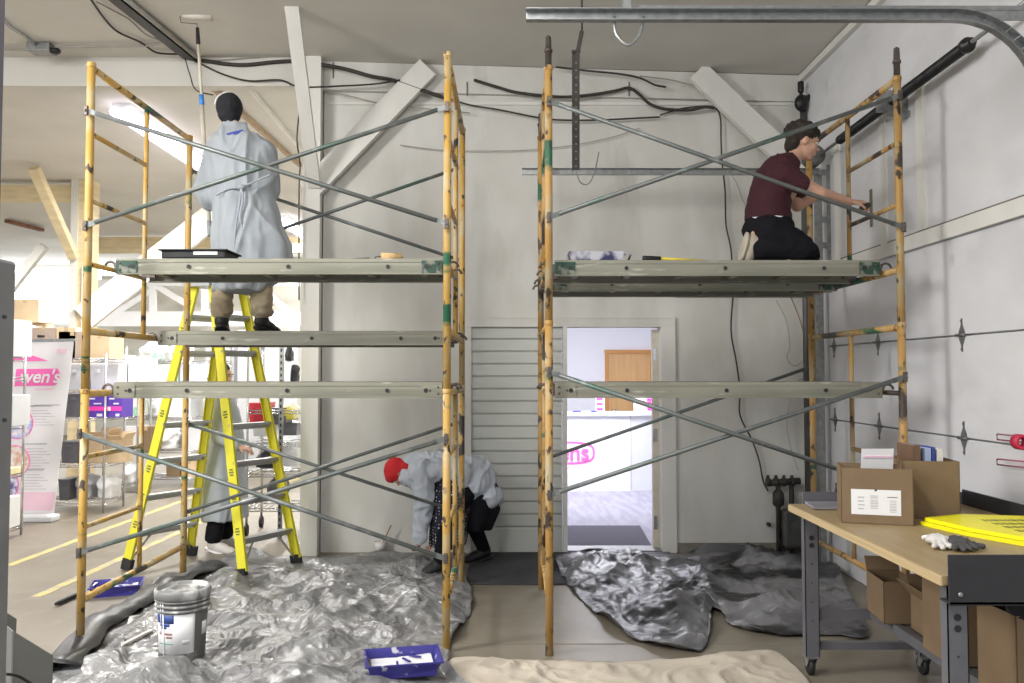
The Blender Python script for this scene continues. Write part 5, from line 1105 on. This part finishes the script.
m.loft([pxring(*q[:4], q[4], amp=q[5], n=64, k=9) for q in ((292, 215, 266, 6.09, .17, .05), (280, 214, 278, 6.08, .185, .05), (268, 213, 291, 6.07, .2, .05), (245, 213, 288, Y1, .2, .04), (220, 213, 281, Y1, .18, .03), (195, 212, 274, Y1, .155, .01), (170, 209, 272, Y1, .155, 0), (150, 208, 270, Y1, .15, 0), (140, 212, 264, Y1, .13, 0), (133, 219, 252, Y1, .09, 0), (127, 222, 246, 6.07, .065, 0), (122, 224, 243, 6.07, .06, 0))])
m.cap(A_(219, 150), .085, A_(208, 190, 6.1), .085); m.cap(A_(208, 190, 6.1), .085, lerp(J['elL'], J['wrL'], .75), .055); m.ell(A_(210, 198, 6.08), (.07, .08, .08))
m.cap(A_(262, 153), .098, A_(267, 190, 6.14), .08); m.cap(A_(267, 190, 6.14), .07, lerp(J['elR'], J['wrR'], .7), .05)
organic('gown', m, M_GOWN, p1, .011, 1, (.026, 5, .4, 3.0))
m = MB()
for pts in (((241, 186), (240, 200), (236, 225), (234, 250)), ((241, 186), (243, 200), (240, 215), (242, 232), (238, 246))): m.tube(smoothline([at(x, y, 5.865) for x, y in pts], 5), .007, 6)
m.ell(at(241, 187, 5.87), (.03, .02, .02)); m.tube(smoothline([at(x, y, 5.885) for x, y in ((216, 195), (228, 189), (241, 187), (258, 180), (270, 175))], 5), .007, 6)
m.build('gown_tie', mat('gown_tie', (.36, .39, .44), .7), p1)
MB().beam(at(227, 135, 5.945), at(243, 131, 5.945), .01, .022).build('collar_tag', mat('blue_tape', (.02, .04, .3), .6), p1)
HP0 = HP(0, 0, 0)
m = MB(); m.ell(HP(0, -.018, .03), (.096, .112, .108), HM); m.ell(HP(0, -.05, -.03), (.082, .07, .07), HM); m.ell(HP(0, -.085, -.08), (.04, .03, .04), HM); organic('cap', m, mat('black_knit', (.012, .012, .016), .9), p1, .008, 2, (.004, 12, 1, 2))
MB().tube([HP(.101*math.sin(t)*1.0, .03*math.cos(t)-.03, .03+.112*math.cos(t)) for t in [-1.5+3.0*k/16 for k in range(17)]], .006, 6).build('respirator_strap', M_PAPER, p1)
m = MB()
for q, dx in (('L', -1), ('R', 1)):
    m.cap(V(J['hip'+q]), .1, V(J['kn'+q]), .085); m.cap(V(J['kn'+q]), .085, V(J['an'+q])+V((0, -.01, .08)), .075); m.ell(V(J['an'+q])+V((0, 0, .07)), (.085, .085, .05))
organic('trousers', m, mat('khaki_trousers', (.36, .3, .2), .85, 0, .15, 6, col2=(.5, .45, .36), thr=(.55, .65)), p1, .011, 2, (.012, 9, 1.8, 7))
for q in 'LR': shoe(p1, J['an'+q], J['toe'+q])
ep = thing('roller_pole', 'long white extension pole with a paint roller touching the ceiling', 'paint roller', tuple(pb))
M_POLE = mat('worn_white_pole', (.62, .58, .48), .5, 0, .1, 6)
MB().tube([pb, PO(105)], .0155, 12).tube([PO(108), PO(44)], .0125, 12).build('pole', M_POLE, ep)
MB().tube([PO(236), PO(222)], .019, 12).build('pole_end', mat('grey_grip', (.3, .32, .32), .6), ep)
MB().tube([PO(108), PO(98)], .019, 12).build('lock_collar', mat('blue_plastic', (.05, .25, .7), .4), ep)
MB().tube([PO(46), PO(44), PO(28)], [.012, .017, .014], 12).build('grip', M_BLK, ep)
YR = 6.62; MB().tube([PO(28), at(197, 24, YR), at(181, 22.5, YR), at(180, 16, YR), at(184, 14.5, YR), at(212, 16.5, YR)], .0045, 6).build('roller_frame', M_PIN, ep)
MB().tube([at(183, 14.5, YR), at(212, 16.5, YR)], .031, 20).build('roller_cover', mat('white_nap', (.66, .62, .56), .9, 0, .06, 30, .4, 90), ep)
# ---- person standing behind the stepladder
Y3 = 7.72; B_ = lambda x, y, Y=Y3: at(x, y, Y)
J = dict(base=(B_(222, 500).x, Y3, 0), head=B_(222, 376), neck=B_(219, 392), shL=B_(217, 403, 7.9), shR=B_(217, 403, 7.54), pel=B_(222, 452),
         elL=B_(220, 435, 7.93), wrL=B_(240, 448, 7.9), elR=B_(219, 436, 7.5), wrR=B_(239, 447, 7.46), hipL=B_(222, 460, 7.8), hipR=B_(222, 460, 7.63), knL=B_(224, 505, 7.8), knR=B_(222, 505, 7.63),
         anL=V((B_(222, 500).x, 7.82, .08)), anR=V((B_(218, 500).x, 7.62, .08)), toeL=V((B_(222, 500).x+.15, 7.82, .04)), toeR=V((B_(218, 500).x+.15, 7.6, .04)))
p3, HP, HM = figure('person in a pale disposable gown and patterned headscarf standing behind the stepladder', J, (1, -.25, -.15), (0, 0, 1), M_SKIN,
   ((J['wrR'], (1, -.1, -.1), (0, .2, -1), .5, .95, -1), (J['wrL'], (1, -.1, -.1), (0, -.2, -1), .5, .95, 1)))
features(HP, HM, p3)
m = MB(); m.loft([pxring(*q[:4], q[4], amp=q[5], n=56, k=8) for q in ((518, 203, 246, Y3, .25, .05), (490, 204, 246, Y3, .24, .04), (460, 205, 244, Y3, .22, .03), (430, 207, 241, Y3, .2, .01), (410, 207, 237, Y3, .2, 0), (398, 209, 231, Y3, .17, 0), (390, 213, 225, Y3, .08, 0))])
for q in 'LR': m.cap(V(J['sh'+q]), .08, V(J['el'+q]), .075); m.cap(V(J['el'+q]), .07, lerp(V(J['el'+q]), V(J['wr'+q]), .85), .05)
organic('gown', m, M_GOWN, p3, .012, 2, (.016, 4.5, .45, 9))
m = MB(); m.ell(HP(0, -.025, .04), (.087, .1, .09), HM); m.ell(HP(0, -.06, -.04), (.075, .05, .07), HM); m.ell(HP(0, -.12, -.03), (.03, .03, .05), HM)
organic('headscarf', m, mat('patterned_scarf', (.02, .02, .03), .8, 0, .1, 9, col2=(.7, .72, .75), thr=(.52, .56)), p3, .008, 2)
m = MB()
for q in 'LR': m.cap(V(J['kn'+q])+V((0, 0, .15)), .09, V(J['an'+q])+V((0, 0, .06)), .075)
organic('trousers', m, mat('black_trousers', (.01, .01, .013), .95, spec=.15), p3, .011, 2, (.008, 9, 1.8, 7))
for q in 'LR': shoe(p3, J['an'+q], J['toe'+q], 'shoe', mat('pale_trainer', (.6, .57, .54), .6), M_PAPER)
# ---- woman bending down by the wall
Y2 = 7.05; C_ = lambda x, y, Y=Y2: at(x, y, Y)
J = dict(base=(C_(460, 500).x, Y2, 0), head=C_(399, 473, 7.0), neck=C_(412, 466), shL=C_(420, 470, 7.25), shR=C_(420, 470, 6.87), pel=C_(474, 481),
         elL=C_(430, 508, 7.25), wrL=C_(432, 536, 7.2), elR=C_(424, 506, 6.86), wrR=C_(420, 537, 6.86), hipL=C_(474, 486, 7.15), hipR=C_(470, 486, 6.95), knL=C_(473, 524, 7.2), knR=C_(447, 524, 6.85),
         anL=V((C_(484, 500, 7.25).x, 7.25, .09)), anR=V((C_(440, 500, 6.75).x, 6.75, .1)), toeL=V((C_(470, 500, 7.22).x, 7.22, .055)), toeR=V((C_(428, 500, 6.72).x, 6.72, .065)))
p2, HP, HM = figure('person bending over by the wall in red headscarf, polka dot dress and pale gown', J, (-.25, 0, -1), (-1, 0, -.1), M_SKIND,
   ((J['wrR'], (-.15, 0, -1), (-1, .3, 0), .45, .92, 1), (J['wrL'], (-.1, 0, -1), (-1, -.3, 0), .45, .92, -1)), .95)
features(HP, HM, p2, .95)
m = MB(); m.ell(HP(0, -.02, .04), (.09, .105, .095), HM); m.ell(HP(0, -.06, -.03), (.08, .06, .08), HM); m.ell(HP(0, .02, .06), (.082, .08, .06), HM)
organic('headscarf', m, mat('red_cotton', (.55, .015, .02), .8, 0, .08, 10), p2, .008, 2, (.004, 14, 1, 1))
def zring(c, rx, ry, n=32, amp=.05, k=8): return ringz(c.x, c.y, c.z, rx, ry, n=n, amp=amp, k=k)
m = MB()   # dress hangs from the bent trunk
m.loft([zring(C_(448, 545, 6.98), .15, .2), zring(C_(450, 520, 6.98), .165, .2), zring(C_(452, 495, 7.0), .18, .19), zring(C_(454, 470), .17, .17, amp=0), zring(C_(452, 463), .12, .13, amp=0)])
m.cap(C_(430, 474), .1, C_(470, 478), .13)
organic('dress', m, mat('navy_polka_dot', (.015, .015, .03), .85), p2, .012, 2, (.012, 6, .5, 4))
dm = MC['navy_polka_dot']; nt = dm.node_tree; b = nt.nodes['Principled BSDF']; tc = nt.nodes.new('ShaderNodeTexCoord'); vo = nt.nodes.new('ShaderNodeTexVoronoi'); vo.inputs['Scale'].default_value = 38; vo.inputs['Randomness'].default_value = .25
nt.links.new(tc.outputs['Object'], vo.inputs['Vector']); mr = nt.nodes.new('ShaderNodeMapRange'); mr.inputs['From Min'].default_value = .26; mr.inputs['From Max'].default_value = .3; mr.inputs['To Min'].default_value = 1; mr.inputs['To Max'].default_value = 0; nt.links.new(vo.outputs['Distance'], mr.inputs['Value'])
mx = nt.nodes.new('ShaderNodeMix'); mx.data_type = 'RGBA'; nt.links.new(mr.outputs[0], mx.inputs['Factor']); mx.inputs['A'].default_value = (.015, .015, .03, 1); mx.inputs['B'].default_value = (.6, .6, .65, 1); nt.links.new(mx.outputs['Result'], b.inputs['Base Color'])
m = MB(); m.loft([zring(C_(476, 528, 7.08), .14, .17), zring(C_(480, 510, 7.08), .17, .18), zring(C_(480, 492, 7.07), .16, .17), zring(C_(476, 478, 7.06), .14, .15)])
organic('skirt', m, MC['black_trousers'], p2, .012, 2, (.012, 6, .5, 8))
m = MB()
for q in 'LR': m.cap(V(J['hip'+q]), .09, V(J['kn'+q]), .072); m.cap(V(J['kn'+q]), .07, V(J['an'+q])+V((0, 0, .02)), .056)
organic('leggings', m, MC['black_trousers'], p2, .01, 2)
for q in 'LR': shoe(p2, J['an'+q], J['toe'+q])
m = MB()
m.cap(C_(414, 467, 7.06), .12, C_(440, 468, 7.06), .15); m.cap(C_(440, 469, 7.06), .155, C_(474, 476, 7.06), .175); m.ell(C_(436, 469, 7.06), (.14, .27, .11)); m.ell(C_(462, 473, 7.06), (.16, .25, .14)); m.ell(C_(478, 482, 7.08), (.15, .23, .16)); m.ell(C_(490, 494, 7.09), (.09, .21, .12), Matrix.Rotation(-.5, 3, 'Y'))
m.cap(C_(410, 476, 7.0), .1, C_(422, 478, 6.95), .1)
m.cap(V(J['shR']), .1, V(J['elR']), .08); m.cap(V(J['elR']), .07, lerp(V(J['elR']), V(J['wrR']), .97), .058)
m.cap(V(J['shL']), .1, V(J['elL']), .075); m.cap(V(J['elL']), .065, lerp(V(J['elL']), V(J['wrL']), .9), .05)
organic('gown', m, M_GOWN2, p2, .010, 1, (.024, 6.5, .8, 6))
# ---- man kneeling on the right scaffold
Y4 = 5.5; D_ = lambda x, y, Y=Y4: at(x, y, Y); zk = 2.337
def onp(x, Y, h): p = at(x, 250, Y); p.z = zk+h; return p
J = dict(base=(D_(780, 250).x, Y4, zk), head=D_(804, 143), neck=D_(791, 162), shL=D_(785, 174, 5.66), shR=D_(785, 176, 5.33), pel=D_(768, 225),
         elL=D_(797, 206, 5.72), wrL=D_(818, 196, 5.78), elR=D_(821, 193, 5.3), wrR=D_(850, 202, 5.45), hipL=D_(768, 230, 5.6), hipR=D_(769, 230, 5.4), knL=onp(806, 5.6, .07), knR=onp(801, 5.39, .07),
         anL=onp(758, 5.6, .06), anR=onp(757, 5.39, .07), toeL=onp(752, 5.6, .02), toeR=onp(750, 5.39, .02))
for q in 'LR': J['toe'+q] = V(J['an'+q])+V((-.02, 0, .12)); J['an'+q] = V(J['an'+q])+V((0, 0, -.0))
p4, HP, HM = figure('person in a maroon t-shirt and black trousers kneeling on the right scaffold', J, (1, -.12, -.3), (.2, 0, 1), M_SKIN,
   ((J['wrR'], (1, .05, .0), (.05, .3, -1), .75, 1, -1), (J['wrL'], (1, -.1, .1), (0, -.3, -1), .8, 1, 1)))
features(HP, HM, p4)
m = MB(); rs = random.Random(4)
m.ell(HP(0, -.03, .05), (.09, .105, .085), HM); m.ell(HP(0, -.07, -.02), (.08, .05, .07), HM)
for k in range(70):
    a = rs.uniform(0, 6.28); e = rs.uniform(-.3, 1.4); x, y, z = .09*math.cos(a)*math.cos(e), -.03+.108*math.sin(a)*math.cos(e), .045+.088*math.sin(e)
    if y > .04 and z < .075: continue
    m.ell(HP(x, y, z), (.019, .019, .019))
organic('hair', m, mat('dark_brown_hair', (.022, .015, .01), .8, 0, .3, 30), p4, .006, 1, (.006, 30, 1, 3))
m = MB()
ax = V((0, 1, 0))
def tring(x, y, rr, ry, tilt=0): 
    c = D_(x, y); d1 = V((math.cos(tilt), 0, math.sin(tilt))); return [c+d1*(rr*math.cos(t))+V((0, ry*math.sin(t), 0)) for t in [2*math.pi*i/32 for i in range(32)]]
m.loft([tring(768, 221, .145, .18, -.05), tring(768, 210, .14, .18, -.08), tring(771, 195, .135, .18, -.2), tring(775, 180, .135, .2, -.35), tring(782, 168, .12, .19, -.6), tring(789, 161, .075, .11, -.7), tring(793, 158, .06, .06, -.7)])
for q, e in (('L', D_(797, 190, 5.7)), ('R', D_(799, 183, 5.3))): m.cap(V(J['sh'+q]), .082, e, .07)
organic('t_shirt', m, mat('maroon_cotton', (.042, .006, .012), .85, 0, .08, 8), p4, .009, 2, (.009, 6, 1, 5))
m = MB(); m.loft([tring(768, 223.5, .142, .175, -.05), tring(768, 219, .142, .175, -.05)]); m.build('undershirt_hem', M_PAPER, p4)
m = MB()
m.ell(D_(768, 231), (.165, .2, .15))
for q in 'LR': m.cap(V(J['hip'+q]), .115, V(J['kn'+q])+V((0, 0, .025)), .09); m.cap(V(J['kn'+q])+V((0, 0, .02)), .088, V(J['an'+q])+V((.02, 0, .02)), .075)
organic('trousers', m, MC['black_trousers'], p4, .01, 2, (.009, 7, 1, 5))
for q in 'LR':
    shoe(p4, V((V(J['an'+q]).x-.02, V(J['an'+q]).y, zk+.12)), V((V(J['an'+q]).x-.035, V(J['an'+q]).y, zk+.062)), 'shoe', mat('tan_shoe', (.4, .35, .28), .7), mat('cream_sole', (.5, .46, .36), .7), (1, 0, 0))
c = J['wrR']+V((.1, .0, -.03)); solo(MB().tube([c+V((0, -.045, 0)), c+V((0, .05, 0))], .019, 14), 'tape_roll', M_BLK, 'small dark round tool in the outstretched hand of the kneeling man', 'tool')
